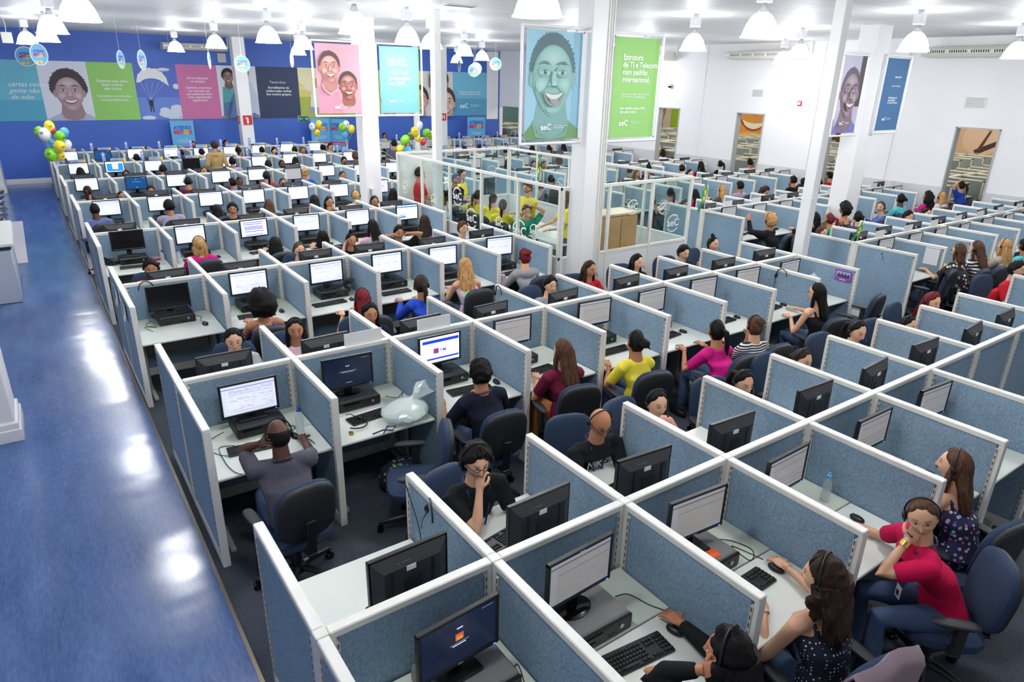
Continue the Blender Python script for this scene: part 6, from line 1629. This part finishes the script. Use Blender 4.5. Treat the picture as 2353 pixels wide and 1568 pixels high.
# ------------------------------------------------------------------ neighbouring room seen through the doorways
b = MB(); b.box((25.1,17,-.05), (13.9,36,.1)); struct('floor_2', b, M_carpet)
b = MB(); b.box((27.5,17,ZC+.05), (10.0,36,.1)); b.box((25.5,30.6,ZC+.05),(14.6,10.0,.1)); struct('ceiling_2', b, M_wall)
M_warm = mat('wall_cream', srgb(232,222,200), .6)
b = MB(); b.box((31.1,17,2.36), (.2,36,4.72)); struct('wall_far', b, M_warm); b = MB(); b.box((25.1,35.0,2.36), (14,.2,4.72)); struct('wall_end', b, mat('wall_teal', srgb(130,180,176), .6))
nb = MB(); M_nf = mat('partition_fabric_grey', srgb(134,146,146), .9); M_nw = mat('frame_cream', srgb(226,222,204), .4)
for k in range(1, 11):
    y = k*3.05+.6
    for i in range(12):
        x = 19.2+i*.95
        nb.box((x+.475,y,H-.02), (.95,.06,.04), 0); nb.box((x+.475,y,.6), (.9,.045,1.14), 1)
        for s in (-1,1): nb.box((x,y+s*.5,H-.02), (.06,1.0,.04), 0); nb.box((x,y+s*.5,.6), (.045,.92,1.14), 1); nb.box((x,y+s*.98,.6), (.06,.04,1.19), 0)
        nb.box((x+.475,y+.3,.99), (.45,.06,.34), 2); nb.box((x+.475,y,.74), (.9,1.6,.03), 3)
tag(nb.build('neighbouring_cubicles', [M_nw, M_nf, M_black, M_desk], None, False), 'cubicles of the next room seen through the doorways', 'cubicles', kind='stuff')
def nposter(label, y, wd, z0, z1, sh):
    r = thing('wall_poster', label, 'poster', (30.98,y,0), -RW); art('printed_sheet', wd, z1-z0, sh, r, (0,0,(z0+z1)/2))
sm = srgb(222,150,64)
nposter('orange close-up smile poster in the next room, through second doorway', 20.85, 2.1, .95, 2.5, [rc(0,0,1,1,srgb(238,196,130)), el(.55,.5,.5,.62,sm), el(.55,.86,.22,.16,srgb(196,118,44)), ([(.12,.62),(.3,.50),(.55,.44),(.8,.50),(.98,.62),(.9,.42),(.7,.24),(.55,.2),(.38,.24),(.2,.42)],srgb(150,70,34)), ([(.2,.56),(.38,.48),(.55,.45),(.75,.48),(.92,.56),(.8,.38),(.66,.29),(.55,.27),(.42,.30),(.3,.38)],srgb(246,238,214)), el(.55,.05,.4,.12,srgb(240,190,110))])
nposter('poster of a cheerful face in the next room, through first doorway', 27.1, 1.1, 1.0, 2.6, [rc(0,0,1,1,srgb(232,220,196))]+face(.25,.6,.5,1.06,srgb(200,150,124),srgb(60,46,40),srgb(220,210,200),1.0))
nposter('lime green poster in the next room, through first doorway', 26.0, 1.0, .9, 2.6, [rc(0,0,1,1,srgb(168,204,46))])
nposter('dark-haired face poster in the next room, through third doorway', 15.9, 2.0, .95, 2.6, [rc(0,0,1,1,srgb(70,44,36)), el(.15,.6,.35,.42,srgb(216,170,140)), el(.25,.66,.07,.03,srgb(40,26,24)), el(.8,.25,.3,.3,srgb(206,120,70)), rc(.9,0,1,.5,srgb(70,170,200))])
nposter('brown and orange guitar player poster, through the nearest doorway', 10.1, 2.1, .95, 2.5, [rc(0,0,1,1,srgb(214,180,150)), rc(0,.0,.16,1,srgb(150,196,50)), el(.6,.5,.34,.42,srgb(226,196,170)), ([(.3,.95),(.7,.95),(.72,.88),(.3,.88)],srgb(226,120,60)), ([(.3,.82),(.7,.82),(.7,.76),(.28,.76)],srgb(226,120,60)), ([(.5,.2),(.98,.55),(.98,.42),(.55,.08)],srgb(70,44,34)), ([(.55,.2),(.7,.7),(.74,.7),(.62,.2)],srgb(90,56,44)), el(.7,.85,.2,.14,srgb(150,100,76))])
for j, (x, y) in enumerate(((21.5,6.0),(21.5,12.0),(21.5,18.0),(21.5,24.5),(21,30),(27,9.0),(27,16.0),(27,23.0))):
    o = copy_tree(lp0); o.location = (x,y,4.115); tag(o, 'bell lamp of the next room, %s of eight' % ORD[j], 'lamp', 'bell-shaped lamps of the next room')
    l = bpy.data.lights.new('lamp_light', 'POINT'); l.energy = 150; l.shadow_soft_size = .15; l.color = (1,.90,.74); q = bpy.data.objects.new('bulb_light', l); link(q, o); q.location = (0,0,-.06)
flush_text()
